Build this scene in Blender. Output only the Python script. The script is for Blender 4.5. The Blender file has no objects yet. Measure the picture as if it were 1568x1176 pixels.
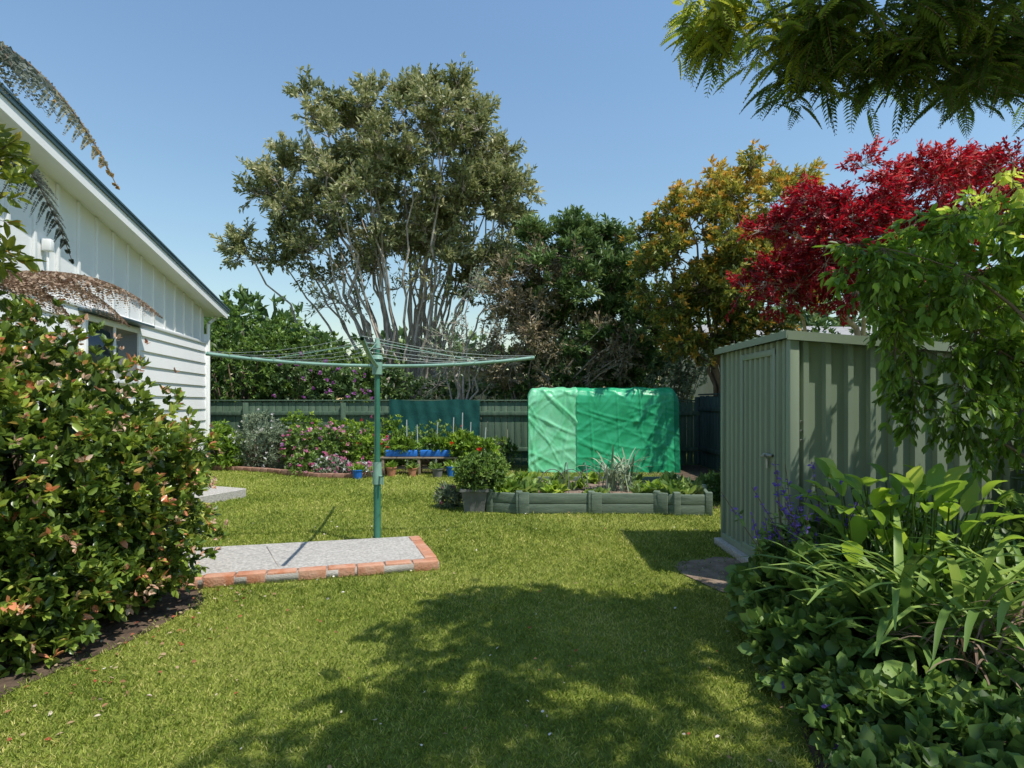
import bpy, math
import numpy as np
from mathutils import Vector
rng = np.random.default_rng(11)
scene = bpy.context.scene

# ------------------------------------------------------------------ helpers
def unit(v):
    return v / np.maximum(np.linalg.norm(v, axis=-1, keepdims=True), 1e-9)
def rdir(n):
    return unit(rng.normal(size=(n, 3)))
def A(*a):
    return np.array(a, dtype=float)

def group(name, loc=(0, 0, 0)):
    e = bpy.data.objects.new(name, None)
    e.location = loc
    e.empty_display_size = 0.2
    scene.collection.objects.link(e)
    return e

def attach(ob, parent):
    scene.collection.objects.link(ob)
    if parent is not None:
        ob.parent = parent
        ob.location = -Vector(parent.location)

def np_mesh(name, V, F, mat, tone=None, smooth=False, parent=None):
    V = np.asarray(V, dtype=np.float32); F = np.asarray(F, dtype=np.int32)
    me = bpy.data.meshes.new(name)
    me.vertices.add(len(V)); me.vertices.foreach_set('co', V.ravel())
    m, k = F.shape
    me.loops.add(m * k); me.loops.foreach_set('vertex_index', F.ravel())
    me.polygons.add(m)
    me.polygons.foreach_set('loop_start', np.arange(m, dtype=np.int32) * k)
    if smooth:
        me.polygons.foreach_set('use_smooth', np.ones(m, dtype=bool))
    me.update(calc_edges=True)
    if tone is not None:
        at = me.attributes.new('tone', 'FLOAT', 'POINT')
        at.data.foreach_set('value', np.asarray(tone, dtype=np.float32))
    me.materials.append(mat)
    ob = bpy.data.objects.new(name, me)
    attach(ob, parent)
    return ob

TPL = {
 'rhomb': (A([0,0,0],[.45,.5,.12],[1,0,-.05],[.45,-.5,.12]), [[0,1,2],[0,2,3]]),
 'oval': (A([0,0,0],[.3,.46,.08],[.7,.4,.05],[1,0,-.08],[.7,-.4,.05],[.3,-.46,.08]), [[0,1,2,3],[0,3,4,5]]),
}
def leaf_mesh(name, P, D, L, W, mat, tone, parent=None, tpl='rhomb', up=0.6):
    n = len(P)
    L = np.broadcast_to(L, (n,)); W = np.broadcast_to(W, (n,))
    D = unit(D)
    U = rng.normal(size=(n, 3)) * (1 - up); U[:, 2] += up
    S = unit(np.cross(D, U)); N = np.cross(S, D)
    T, F = TPL[tpl]
    k = len(T)
    V = (P[:, None, :] + D[:, None, :] * (T[None, :, 0:1] * L[:, None, None])
         + S[:, None, :] * (T[None, :, 1:2] * W[:, None, None])
         + N[:, None, :] * (T[None, :, 2:3] * L[:, None, None]))
    Fa = np.array(F)[None] + (np.arange(n) * k)[:, None, None]
    return np_mesh(name, V.reshape(-1, 3), Fa.reshape(-1, Fa.shape[-1]), mat,
                   np.repeat(np.broadcast_to(tone, (n,)), k), False, parent)

def sticks(name, A0, B0, r0, r1, mat, parent=None, sides=5):
    A0 = np.asarray(A0, float); B0 = np.asarray(B0, float); n = len(A0)
    r0 = np.broadcast_to(r0, (n,)); r1 = np.broadcast_to(r1, (n,))
    D = unit(B0 - A0)
    ref = np.tile(A(0.31, 0.17, 0.93), (n, 1)); ref[np.abs(D @ ref[0]) > .95] = A(1, 0, 0)
    S = unit(np.cross(D, ref)); N = np.cross(D, S)
    a = np.arange(sides) * 2 * np.pi / sides
    ring = S[:, None] * np.cos(a)[None, :, None] + N[:, None] * np.sin(a)[None, :, None]
    V = np.concatenate([A0[:, None] + ring * r0[:, None, None], B0[:, None] + ring * r1[:, None, None]], 1)
    i = np.arange(sides); j = (i + 1) % sides
    F = np.stack([i, j, j + sides, i + sides], 1)
    F = F[None] + (np.arange(n) * 2 * sides)[:, None, None]
    return np_mesh(name, V.reshape(-1, 3), F.reshape(-1, 4), mat, None, True, parent)

def path_sticks(paths):
    a, b, r, s = [], [], [], []
    for pts, rad in paths:
        a.append(pts[:-1]); b.append(pts[1:]); r.append(rad[:-1]); s.append(rad[1:])
    return np.concatenate(a), np.concatenate(b), np.concatenate(r), np.concatenate(s)

def boxes(name, items, mat, parent=None, bevel=0.006):
    """items: (cx,cy,cz, sx,sy,sz, rotz)"""
    V, F = [], []
    for it in items:
        cx, cy, cz, sx, sy, sz = it[:6]; rz = it[6] if len(it) > 6 else 0
        c, s = math.cos(rz), math.sin(rz); o = len(V)
        for dz in (-.5, .5):
            for dx, dy in ((-.5, -.5), (.5, -.5), (.5, .5), (-.5, .5)):
                x, y = dx * sx, dy * sy
                V.append((cx + x * c - y * s, cy + x * s + y * c, cz + dz * sz))
        F += [[o, o+3, o+2, o+1], [o+4, o+5, o+6, o+7]] + [[o+i, o+(i+1) % 4, o+4+(i+1) % 4, o+4+i] for i in range(4)]
    ob = np_mesh(name, V, F, mat, None, False, parent)
    if bevel:
        b = ob.modifiers.new('bevel', 'BEVEL'); b.width = bevel; b.segments = 2
    return ob

def poly_mesh(name, V, F, mat, parent=None, smooth=False):
    me = bpy.data.meshes.new(name); me.from_pydata([tuple(v) for v in V], [], F); me.update()
    if smooth:
        for p in me.polygons: p.use_smooth = True
    me.materials.append(mat)
    ob = bpy.data.objects.new(name, me); attach(ob, parent); return ob

# ------------------------------------------------------------------ materials
def new_mat(name):
    m = bpy.data.materials.new(name); m.use_nodes = True
    nt = m.node_tree; nt.nodes.clear()
    out = nt.nodes.new('ShaderNodeOutputMaterial')
    return m, nt, out
def ramp(nt, stops):
    r = nt.nodes.new('ShaderNodeValToRGB'); e = r.color_ramp.elements
    while len(e) < len(stops): e.new(.5)
    for i, (p, c) in enumerate(stops):
        e[i].position = p; e[i].color = (*c, 1)
    return r
def mat_leaf(name, stops, rough=.45, trans=.3, spec=.4, gain=1.5, hue=.49):
    m, nt, out = new_mat(name)
    at = nt.nodes.new('ShaderNodeAttribute'); at.attribute_name = 'tone'
    stops = [(p_, tuple(min(.85, v * gain) for v in c_)) for p_, c_ in stops]
    r = ramp(nt, stops); nt.links.new(at.outputs['Fac'], r.inputs['Fac'])
    p = nt.nodes.new('ShaderNodeBsdfPrincipled'); p.inputs['Roughness'].default_value = rough
    p.inputs['Specular IOR Level'].default_value = spec
    nt.links.new(r.outputs['Color'], p.inputs['Base Color'])
    if trans > 0:
        t = nt.nodes.new('ShaderNodeBsdfTranslucent')
        hs = nt.nodes.new('ShaderNodeHueSaturation'); hs.inputs['Value'].default_value = 1.5; hs.inputs['Saturation'].default_value = 1.05
        hs.inputs['Hue'].default_value = hue
        nt.links.new(r.outputs['Color'], hs.inputs['Color']); nt.links.new(hs.outputs['Color'], t.inputs['Color'])
        mx = nt.nodes.new('ShaderNodeMixShader'); mx.inputs['Fac'].default_value = trans
        nt.links.new(p.outputs[0], mx.inputs[1]); nt.links.new(t.outputs[0], mx.inputs[2])
        nt.links.new(mx.outputs[0], out.inputs['Surface'])
    else:
        nt.links.new(p.outputs[0], out.inputs['Surface'])
    return m
def mat_surf(name, c1, c2, scale=4, rough=.7, bump=.2, bscale=None, spec=.3, metal=0, stretch=(1, 1, 1), trans=0, lo=.35, hi=.65, c3=None):
    m, nt, out = new_mat(name)
    tc = nt.nodes.new('ShaderNodeTexCoord'); mp = nt.nodes.new('ShaderNodeMapping'); mp.inputs['Scale'].default_value = stretch
    nt.links.new(tc.outputs['Object'], mp.inputs['Vector'])
    n = nt.nodes.new('ShaderNodeTexNoise'); n.inputs['Scale'].default_value = scale; n.inputs['Detail'].default_value = 8; n.inputs['Roughness'].default_value = .65
    nt.links.new(mp.outputs[0], n.inputs['Vector'])
    st = [(lo, c1), (hi, c2)] + ([(min(hi + .12, 1), c3)] if c3 else [])
    r = ramp(nt, st); nt.links.new(n.outputs['Fac'], r.inputs['Fac'])
    p = nt.nodes.new('ShaderNodeBsdfPrincipled'); p.inputs['Roughness'].default_value = rough
    p.inputs['Specular IOR Level'].default_value = spec; p.inputs['Metallic'].default_value = metal
    nt.links.new(r.outputs['Color'], p.inputs['Base Color'])
    if bump:
        b = nt.nodes.new('ShaderNodeBump'); b.inputs['Strength'].default_value = bump; b.inputs['Distance'].default_value = .02
        n2 = nt.nodes.new('ShaderNodeTexNoise'); n2.inputs['Scale'].default_value = bscale or scale * 8; n2.inputs['Detail'].default_value = 6
        nt.links.new(mp.outputs[0], n2.inputs['Vector'])
        nt.links.new(n2.outputs['Fac'], b.inputs['Height']); nt.links.new(b.outputs[0], p.inputs['Normal'])
    if trans:
        t = nt.nodes.new('ShaderNodeBsdfTranslucent'); nt.links.new(r.outputs['Color'], t.inputs['Color'])
        mx = nt.nodes.new('ShaderNodeMixShader'); mx.inputs['Fac'].default_value = trans
        nt.links.new(p.outputs[0], mx.inputs[1]); nt.links.new(t.outputs[0], mx.inputs[2]); nt.links.new(mx.outputs[0], out.inputs['Surface'])
    else:
        nt.links.new(p.outputs[0], out.inputs['Surface'])
    return m

M_bark = mat_surf('bark_grey', (.28, .23, .18), (.56, .49, .41), 3, .9, .5, stretch=(4, 4, 1))
M_barkd = mat_surf('bark_dark', (.09, .065, .045), (.22, .16, .11), 4, .9, .5)
M_white = mat_surf('white_paint', (.82, .82, .80), (.87, .87, .85), 1.5, .55, .05)
M_roof = mat_surf('roof_steel', (.04, .08, .10), (.06, .11, .13), 3, .45, .05, spec=.5)
M_conc = mat_surf('concrete', (.30, .28, .25), (.56, .53, .48), 45, .9, .5, bscale=120, c3=(.66, .63, .58))
M_brick = mat_surf('brick', (.44, .17, .085), (.55, .32, .22), 7, .9, .4, c3=(.56, .48, .4))
M_mortar = mat_surf('mortar', (.3, .27, .23), (.42, .39, .35), 12, .95, .4)
M_shed = mat_surf('shed_steel', (.215, .27, .185), (.265, .32, .23), 1.2, .42, .04, spec=.5, stretch=(1, 1, .3))
M_fence = mat_surf('fence_stain', (.06, .11, .07), (.125, .18, .12), 2, .85, .3, stretch=(6, 6, .5))
M_fence2 = mat_surf('fence_dark', (.04, .065, .06), (.08, .12, .11), 2, .8, .3, stretch=(6, 6, .5))
M_bed = mat_surf('bed_timber', (.10, .14, .10), (.18, .23, .17), 3, .85, .4, stretch=(1, 4, 8))
M_soil = mat_surf('soil', (.055, .038, .026), (.15, .105, .072), 9, .95, .9, bscale=40)
M_dirt = mat_surf('dirt', (.16, .115, .08), (.32, .24, .18), 7, .95, .8, bscale=50)
M_pole = mat_surf('pole_green', (.03, .15, .095), (.05, .19, .125), 5, .4, .03, spec=.5)
M_arm = mat_surf('arm_green', (.18, .33, .25), (.25, .41, .33), 6, .45, .05, spec=.5)
M_wire = mat_surf('line_wire', (.35, .42, .40), (.5, .55, .52), 5, .5, 0)
M_metal = mat_surf('galvanised', (.35, .35, .34), (.5, .5, .49), 10, .4, .05, metal=.7)
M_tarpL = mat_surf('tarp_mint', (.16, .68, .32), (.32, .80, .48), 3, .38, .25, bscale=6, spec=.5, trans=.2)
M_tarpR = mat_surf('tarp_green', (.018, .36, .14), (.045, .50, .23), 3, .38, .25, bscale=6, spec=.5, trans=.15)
M_tarpE = mat_surf('tarp_edge', (.004, .16, .07), (.008, .22, .10), 3, .5, .2)
M_cloth = mat_surf('shade_cloth', (.006, .06, .05), (.015, .10, .085), 4, .9, .3)
M_blue = mat_surf('blue_plastic', (.02, .13, .48), (.03, .18, .58), 4, .4, .03)
M_pot = mat_surf('grey_pot', (.12, .12, .115), (.2, .2, .19), 5, .7, .15)
M_terra = mat_surf('terracotta', (.38, .15, .08), (.50, .24, .14), 6, .8, .2)
M_wood = mat_surf('weathered_wood', (.20, .15, .1), (.35, .28, .2), 5, .85, .3, stretch=(1, 5, 5))
M_glass = mat_surf('window_glass', (.02, .03, .035), (.04, .055, .06), 1, .06, 0, spec=.8)
M_cream = mat_surf('cream_wall', (.5, .45, .33), (.6, .55, .42), 2, .8, .1)
M_groof = mat_surf('tile_roof', (.25, .24, .23), (.36, .35, .33), 5, .8, .3)

# ------------------------------------------------------------------ ground
m, nt, out = new_mat('lawn_ground')
tc = nt.nodes.new('ShaderNodeTexCoord')
n1 = nt.nodes.new('ShaderNodeTexNoise'); n1.inputs['Scale'].default_value = .8; n1.inputs['Detail'].default_value = 6
n2 = nt.nodes.new('ShaderNodeTexNoise'); n2.inputs['Scale'].default_value = 60; n2.inputs['Detail'].default_value = 5
ad = nt.nodes.new('ShaderNodeMath'); ad.operation = 'MULTIPLY_ADD'; ad.inputs[1].default_value = .5
nt.links.new(tc.outputs['Object'], n1.inputs['Vector']); nt.links.new(tc.outputs['Object'], n2.inputs['Vector'])
hf = nt.nodes.new('ShaderNodeMath'); hf.operation = 'MULTIPLY'; hf.inputs[1].default_value = .5
nt.links.new(n2.outputs['Fac'], hf.inputs[0])
nt.links.new(n1.outputs['Fac'], ad.inputs[0]); nt.links.new(hf.outputs[0], ad.inputs[2])
r = ramp(nt, [(.36, (.11, .135, .022)), (.5, (.19, .225, .04)), (.62, (.28, .285, .07))])
nt.links.new(ad.outputs[0], r.inputs['Fac'])
p = nt.nodes.new('ShaderNodeBsdfPrincipled'); p.inputs['Roughness'].default_value = .9; p.inputs['Specular IOR Level'].default_value = .15
nt.links.new(r.outputs['Color'], p.inputs['Base Color'])
b = nt.nodes.new('ShaderNodeBump'); b.inputs['Strength'].default_value = .8; b.inputs['Distance'].default_value = .03
nt.links.new(n2.outputs['Fac'], b.inputs['Height']); nt.links.new(b.outputs[0], p.inputs['Normal'])
nt.links.new(p.outputs[0], out.inputs['Surface'])
poly_mesh('ground', [(-300, -300, 0), (300, -300, 0), (300, 600, 0), (-300, 600, 0)], [[0, 1, 2, 3]], m)

# soil areas (polygons a few mm above the ground)
BED_R = [(1.02, .5), (1.15, 2.2), (1.35, 2.9), (1.62, 3.6), (1.85, 4.25), (4.25, 4.25), (4.25, .5)]
BED_BUSH = [(-2.3, .5), (-2.42, 2.2), (-2.42, 2.9), (-2.25, 3.4), (-2.15, 4.1), (-2.45, 4.6), (-5.0, 5.6), (-5.0, .5)]
BED_L = [(-6.5, 12.35), (-5.7, 12.1), (-4.9, 11.8), (-4.2, 11.3), (-3.55, 10.95), (-2.9, 10.9), (-2.45, 11.3), (-2.3, 13.2), (-7.4, 13.2)]
def sheet(name, poly, z, mat):
    return poly_mesh(name, [(x, y, z) for x, y in poly], [list(range(len(poly)))], mat)
sheet('garden_soil', BED_R, .004, M_soil)
sheet('garden_soil', BED_BUSH, .004, M_soil)
sheet('garden_soil', BED_L, .004, M_soil)
th = np.linspace(0, 2 * np.pi, 22)[:-1]
DIRT = [(1.80 + .40 * math.cos(t) * (1 + .15 * math.sin(3 * t)), 4.75 + .55 * math.sin(t) * (1 + .1 * math.cos(5 * t))) for t in th]
sheet('dirt_patch', DIRT, .008, M_dirt)
sheet('garden_soil', [(1.8, 7.9), (4.2, 7.6), (4.2, 13.2), (-.8, 13.2), (-2.3, 13.2), (-2.3, 11.6), (-.9, 11.9), (2.7, 11.4), (2.7, 9.3)], .005, M_soil)

def inpoly(x, y, poly):
    c = np.zeros(len(x), bool); n = len(poly)
    for i in range(n):
        x1, y1 = poly[i]; x2, y2 = poly[(i + 1) % n]
        cond = ((y1 > y) != (y2 > y)) & (x < (x2 - x1) * (y - y1) / (y2 - y1 + 1e-12) + x1)
        c ^= cond
    return c
PAD = [(-2.55, 4.36), (-.60, 4.93), (-.92, 5.84), (-3.2, 5.3)]
def lownoise(x, y):
    return (np.sin(x * 2.1 + 1.3 * np.sin(y * 1.7)) + np.sin(y * 3.3 + 1.1 * np.sin(x * 2.9) + 1) + .7 * np.sin(x * 6.3 + y * 4.1 + 2 * np.sin(y * 2.2))) / 2.7
# grass blades
bx, by = [], []
for y0, y1, dens in ((1.6, 3, 9500), (3, 4.5, 6500), (4.5, 6.5, 3600), (6.5, 9, 1800), (9, 13, 800)):
    x0, x1 = -y1 * .9, min(y1 * .75, 3.2)
    n = int((x1 - x0) * (y1 - y0) * dens)
    bx.append(rng.uniform(x0, x1, n)); by.append(rng.uniform(y0, y1, n))
bx = np.concatenate(bx); by = np.concatenate(by)
jx = bx + rng.normal(size=len(bx)) * .045; jy = by + rng.normal(size=len(bx)) * .045
keep = ~(inpoly(jx, jy, BED_R) | inpoly(jx, jy, BED_BUSH) | inpoly(bx, by, BED_L) | inpoly(bx, by, PAD))
dd = ((jx - 1.8) / .42) ** 2 + ((jy - 4.75) / .58) ** 2
keep &= ~((dd < 1) & (rng.random(len(bx)) < .93))
keep &= ~((bx > 2.0) & (by > 4.3) & (by < 5.9)) & ~((bx > -.35) & (bx < 2.6) & (by > 7.4) & (by < 9.3)) & ~(bx < -6.0)
bx, by = bx[keep], by[keep]
n = len(bx)
far = np.clip(by / 5, .7, 2.0)
D = rdir(n) * .8; D[:, 2] = np.abs(D[:, 2]) * .4 + .55
tone = np.clip(.45 + .20 * lownoise(bx, by) + .15 * np.sin(bx * 23 + 3 * np.sin(by * 9)) * np.sin(by * 19 + 2 * np.sin(bx * 7)) + rng.normal(size=n) * .22, 0, 1)
M_grass = mat_leaf('grass_blades', [(0, (.075, .12, .016)), (.35, (.175, .235, .032)), (.65, (.30, .345, .058)), (1, (.54, .49, .18))], .6, .25, .25, gain=1.25)
leaf_mesh('grass', np.stack([bx, by, np.zeros(n)], 1), D, rng.uniform(.020, .042, n) * np.sqrt(far), .0055 * far, M_grass, tone, up=.2)
# litter on lawn
n = 320
lx = rng.uniform(-3, 2, n); ly = 1.9 + rng.random(n) ** 1.6 * 5.5
k = ~(inpoly(lx, ly, PAD)); lx, ly = lx[k], ly[k]; n = len(lx)
M_litter = mat_leaf('litter', [(0, (.35, .06, .03)), (.25, (.30, .17, .08)), (.5, (.5, .4, .25)), (.75, (.75, .7, .62)), (1, (.8, .62, .6))], .8, .1, gain=1)
D = rdir(n); D[:, 2] *= .2
s = rng.uniform(.010, .026, n)
leaf_mesh('fallen_leaves', np.stack([lx, ly, np.full(n, .024)], 1), D, s, s * .6, M_litter, rng.random(n), tpl='oval')
n = 130
lx = rng.uniform(-2.6, -1.7, n); ly = rng.uniform(2.4, 4.4, n)
D = rdir(n); D[:, 2] *= .2
leaf_mesh('fallen_leaves', np.stack([lx, ly, np.full(n, .018)], 1), D, .03, .017, M_litter, rng.random(n) ** 1.5 * .6, tpl='oval')

# ------------------------------------------------------------------ house
hs = group('weatherboard_house', (-6.5, 12.4, 0))
C0 = A(-6.5, 12.4, 0); dU = unit(A(.18, -1, 0)); nW = unit(A(1, .18, 0))
def H(u, w, z): return C0 + dU * u + nW * w + A(0, 0, z)
SL = .137; RID = 8.0
def ztop(u): return 3.36 + SL * (u if u < RID else 2 * RID - u)
rz = math.atan2(dU[1], dU[0])
V = [H(0, 0, 0), H(16, 0, 0), H(16, 0, ztop(16)), H(RID, 0, ztop(RID)), H(0, 0, ztop(0)),
     H(0, -7, 0), H(16, -7, 0), H(16, -7, ztop(16)), H(RID, -7, ztop(RID)), H(0, -7, ztop(0))]
poly_mesh('walls', V, [[0, 1, 2, 3, 4], [9, 8, 7, 6, 5], [0, 4, 9, 5], [1, 6, 7, 2]], M_white, hs)
V, F = [], []
z = .32
while z < 2.62:
    o = len(V)
    V += [H(-.03, .016, z + .24), H(14, .016, z + .24), H(14, .042, z), H(-.03, .042, z), H(-.03, .004, z), H(14, .004, z)]
    F += [[o, o+3, o+2, o+1], [o+3, o+4, o+5, o+2]]
    z += .24
poly_mesh('weatherboards', V, F, M_white, hs)
def hbox(u, w, z, su, sw, sz):
    c = H(u, w, z); return (c[0], c[1], c[2], su, sw, sz, rz)
its = []
u = .25
while u < 14:
    h = ztop(u) - 2.69 - .02
    its.append(hbox(u, .016, 2.69 + h / 2, .05, .032, h)); u += .46
its.append(hbox(7, .024, 2.665, 14.05, .055, .05))
its.append(hbox(-.02, .022, 1.5, .07, .07, 2.7))
boxes('battens_and_trim', its, M_white, hs, .004)
boxes('foundation', [hbox(7, .012, .16, 14, .03, .32)], M_conc, hs, 0)
# roof slabs
def slab(u0, u1, w0, w1, t0, t1, name, mat, dz=0.0):
    V = []
    for u in (u0, u1):
        zz = 3.36 + SL * (u if u <= RID else 2 * RID - u) + dz
        for w in (w0, w1):
            V += [H(u, w, zz + t0), H(u, w, zz + t1)]
    return poly_mesh(name, V, [[0, 2, 6, 4], [1, 5, 7, 3], [0, 1, 3, 2], [4, 6, 7, 5], [0, 4, 5, 1], [2, 3, 7, 6]], mat, hs)
for (a, b_) in ((-.5, RID), (RID, 16.5)):
    slab(a, b_, -7.3, .30, .0, .03, 'soffit', M_white)
    slab(a - (.06 if a < 0 else 0), b_, -7.4, .36, .155, .185, 'roof', M_roof)
    slab(a, b_, .302, .33, -.04, .10, 'barge_board', M_white)
    slab(a - (.05 if a < 0 else 0), b_, .325, .35, .10, .154, 'barge_cap', M_roof)
g0 = H(-.56, -3.5, 3.33)
boxes('gutter', [(g0[0], g0[1], g0[2] + .02, .11, 7.3, .10, rz), ], M_white, hs, .01)
a0, b0 = H(-.55, .1, 3.3), H(-.06, .07, 3.08)
c1 = H(-.06, .07, .1)
sticks('downpipe', [a0, b0], [b0, c1], .035, .035, M_white, hs, 10)
# window
its = [hbox(4.0, .05, 2.53, 1.6, .07, .08), hbox(4.0, .05, 1.72, 1.6, .09, .06), hbox(3.22, .05, 2.12, .07, .06, .74), hbox(4.78, .05, 2.12, .07, .06, .74), hbox(4.0, .05, 2.12, .05, .05, .74)]
boxes('window_frame', its, M_white, hs, .005)
boxes('window_glass', [hbox(4.0, .046, 2.12, 1.5, .012, .74)], M_glass, hs, 0)
boxes('window_hood', [hbox(4.0, .14, 2.61, 1.8, .22, .03)], M_roof, hs, .005)
boxes('wall_light', [hbox(5.6, .06, 3.25, .08, .10, .14), hbox(5.6, .06, 3.0, .02, .03, .4)], M_white, hs, .01)

# house step slab
st = group('concrete_step', (-4.7, 8.5, 0))
P4 = [(-3.95, 8.75), (-4.35, 7.75), (-5.75, 8.1), (-5.35, 9.35)]
V = [(x, y, 0) for x, y in P4] + [(x, y, .13) for x, y in P4]
ob = poly_mesh('slab', V, [[4, 5, 6, 7][::-1]] + [[i, 4 + i, 4 + (i + 1) % 4, (i + 1) % 4] for i in range(4)], M_conc, st)
bm = ob.modifiers.new('b', 'BEVEL'); bm.width = .012

# ------------------------------------------------------------------ concrete pad with brick edging
pd = group('concrete_pad', (-1.8, 5.1, 0))
a_, b_, c_, d_ = [A(*q, 0) for q in PAD]
ins = .115
def shrink():
    e1 = unit(b_ - a_)
    n1_ = A(-e1[1], e1[0], 0)
    return a_ + n1_ * ins, b_ + n1_ * ins - e1 * ins * 1.0, c_ + A(-ins * .9, 0, 0), d_
q = shrink()
V = [(*p_[:2], 0) for p_ in q] + [(*p_[:2], .075) for p_ in q]
poly_mesh('slab', V, [[4, 5, 6, 7]] + [[i, (i + 1) % 4, 4 + (i + 1) % 4, 4 + i] for i in range(4)], M_conc, pd)
its = []
def brick_row(p0, p1, inward, w=.105, L=.225, gap=.012, h=.082):
    e = unit(p1 - p0); tot = np.linalg.norm(p1 - p0); x = 0
    while x + L * .6 < tot:
        l = min(L, tot - x)
        c = p0 + e * (x + l / 2) + inward * (w / 2 + rng.normal() * .004)
        its.append((c[0], c[1], h / 2 + rng.normal() * .003, l - gap, w, h, math.atan2(e[1], e[0]) + rng.normal() * .015)); x += L
e1 = unit(b_ - a_); brick_row(a_, b_, A(-e1[1], e1[0], 0))
e2 = unit(c_ - b_); brick_row(b_ + e2 * .12, c_, A(-e2[1], e2[0], 0))
boxes('brick_edging', its, M_brick, pd, .008)
n2_ = A(-e1[1], e1[0], 0)
cc = (a_ + b_) / 2 + n2_ * .052
boxes('mortar_bed', [(cc[0], cc[1], .033, np.linalg.norm(b_ - a_) - .02, .098, .066, math.atan2(e1[1], e1[0]))], M_mortar, pd, 0)
jc = (a_ * .62 + b_ * .38); jd = (d_ * .62 + c_ * .38)
boxes('control_joint', [((jc[0] + jd[0]) / 2 + .0, (jc[1] + jd[1]) / 2 + .04, .0755, .008, .75, .006, math.atan2(jd[1] - jc[1], jd[0] - jc[0]) - math.pi / 2)], M_mortar, pd, 0)

# ------------------------------------------------------------------ rotary clothesline
cl = group('rotary_clothesline', (-1.33, 5.80, 0))
B = A(-1.33, 5.80, 0)
sticks('pole', [B, B + A(0, 0, .02), B + A(0, 0, .66), B + A(0, 0, .74)], [B + A(0, 0, .02), B + A(0, 0, .66), B + A(0, 0, .74), B + A(0, 0, 1.98)],
       [.06, .036, .041, .029], [.045, .036, .041, .026], M_pole, cl, 16)
sticks('winder_box', [B + A(0, 0, .60), B + A(.03, -.03, .68), B + A(.07, -.07, .68), B + A(0, 0, 1.94)],
       [B + A(0, 0, .82), B + A(.07, -.07, .68), B + A(.07, -.07, .60), B + A(0, 0, 2.04)], [.046, .012, .008, .034], [.042, .012, .008, .02], M_arm, cl, 14)
sticks('hub', [B + A(0, 0, 1.68), B + A(0, 0, 1.83)], [B + A(0, 0, 1.80), B + A(0, 0, 1.87)], [.05, .06], [.05, .045], M_arm, cl, 14)
ang0 = math.radians(9)
arms = []
for i in range(4):
    a = ang0 + i * math.pi / 2
    d = A(math.cos(a), math.sin(a), 0)
    ts = np.linspace(0, 1, 9)
    arms.append(np.array([B + d * (.05 + 1.53 * t) + A(0, 0, 1.765 + .10 * t * t) for t in ts]))
S0 = np.concatenate([p_[:-1] for p_ in arms]); S1 = np.concatenate([p_[1:] for p_ in arms])
sticks('arms', S0, S1, .017, .017, M_arm, cl, 8)
def armpt(i, t):
    a = ang0 + i * math.pi / 2
    return B + A(math.cos(a), math.sin(a), 0) * (.05 + 1.53 * t) + A(0, 0, 1.785 + .10 * t * t)
la, lb = [], []
for t in (.995, .87, .74, .61, .48):
    for i in range(4):
        p0, p1 = armpt(i, t), armpt((i + 1) % 4, t)
        mid = lambda s: p0 * (1 - s) + p1 * s - A(0, 0, .05 * t * 4 * s * (1 - s))
        for s in range(4):
            la.append(mid(s / 4)); lb.append(mid((s + 1) / 4))
sticks('washing_lines', la, lb, .002, .002, M_wire, cl, 4)
sa, sb = [], []
for i in range(4):
    sa.append(B + A(0, 0, 2.0)); sb.append(armpt(i, .62))
sticks('stays', sa, sb, .004, .004, M_arm, cl, 5)

# ------------------------------------------------------------------ garden shed
sh = group('garden_shed', (2.9, 5.1, 0))
X0, X1, Y0, Y1, ZH, ZL, ZB = 2.09, 3.70, 4.375, 5.78, 1.88, 1.75, .07
def rib_profile(L, pitch=.19, depth=.018):
    pts = [(0, 0)]; x = .06
    while x + .07 < L - .03:
        pts += [(x, 0), (x + .010, -depth), (x + .050, -depth), (x + .060, 0)]
        x += pitch
    pts.append((L, 0)); return pts
def ribbed(name, p0, dirv, nrm, L, zb, ztf, pitch=.19, depth=.018):
    V, F = [], []
    for s, o in rib_profile(L, pitch, depth):
        q = p0 + dirv * s + nrm * (-o)
        V += [(q[0], q[1], zb), (q[0], q[1], ztf(s))]
    for i in range(len(V) // 2 - 1):
        F.append([2*i, 2*i+2, 2*i+3, 2*i+1])
    return poly_mesh(name, V, F, M_shed, sh)
zs = lambda s: ZH + (ZL - ZH) * s / (X1 - X0)
ribbed('side_wall', A(X0, Y0 + .02, 0), A(1, 0, 0), A(0, -1, 0), X1 - X0, ZB, zs, .165, .042)
ribbed('back_side_wall', A(X0, Y1, 0), A(1, 0, 0), A(0, 1, 0), X1 - X0, ZB, zs)
ribbed('rear_wall', A(X1, Y0, 0), A(0, 1, 0), A(1, 0, 0), Y1 - Y0, ZB, lambda s: ZL)
ribbed('front_wall', A(X0, Y0, 0), A(0, 1, 0), A(-1, 0, 0), Y1 - Y0, ZB, lambda s: ZH, .105, .028)
its = [(X0 - .008, Y0 - .012, (ZH + ZB) / 2, .07, .07, ZH - ZB - .01), (X0 - .006, Y1, (ZH + ZB) / 2, .05, .05, ZH - ZB - .01), (X1, Y0-.01, (ZL + ZB) / 2, .06, .06, ZL - ZB - .01),
       (X0 - .026, 4.62, .97, .026, .05, 1.72), (X0 - .026, 5.26, .97, .026, .045, 1.72), (X0 - .026, 4.94, 1.80, .024, .69, .05), (X0 - .026, 4.94, .14, .024, .69, .05),
       (X0 - .006, 5.07, ZB + .03, .06, 1.36, .06), (X0+.8, Y0 - .012, ZB + .03, 1.55, .06, .06)]
boxes('corner_trim_and_door_frame', its, M_shed, sh, .004)
V = []
ov = .07
for (x, z) in ((X0 - ov, ZH + .03 + .006), (X1 + ov, ZL + .03 - .006)):
    for y in (Y0 - .06, Y1 + .06):
        V += [(x, y, z), (x, y, z + .012)]
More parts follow.
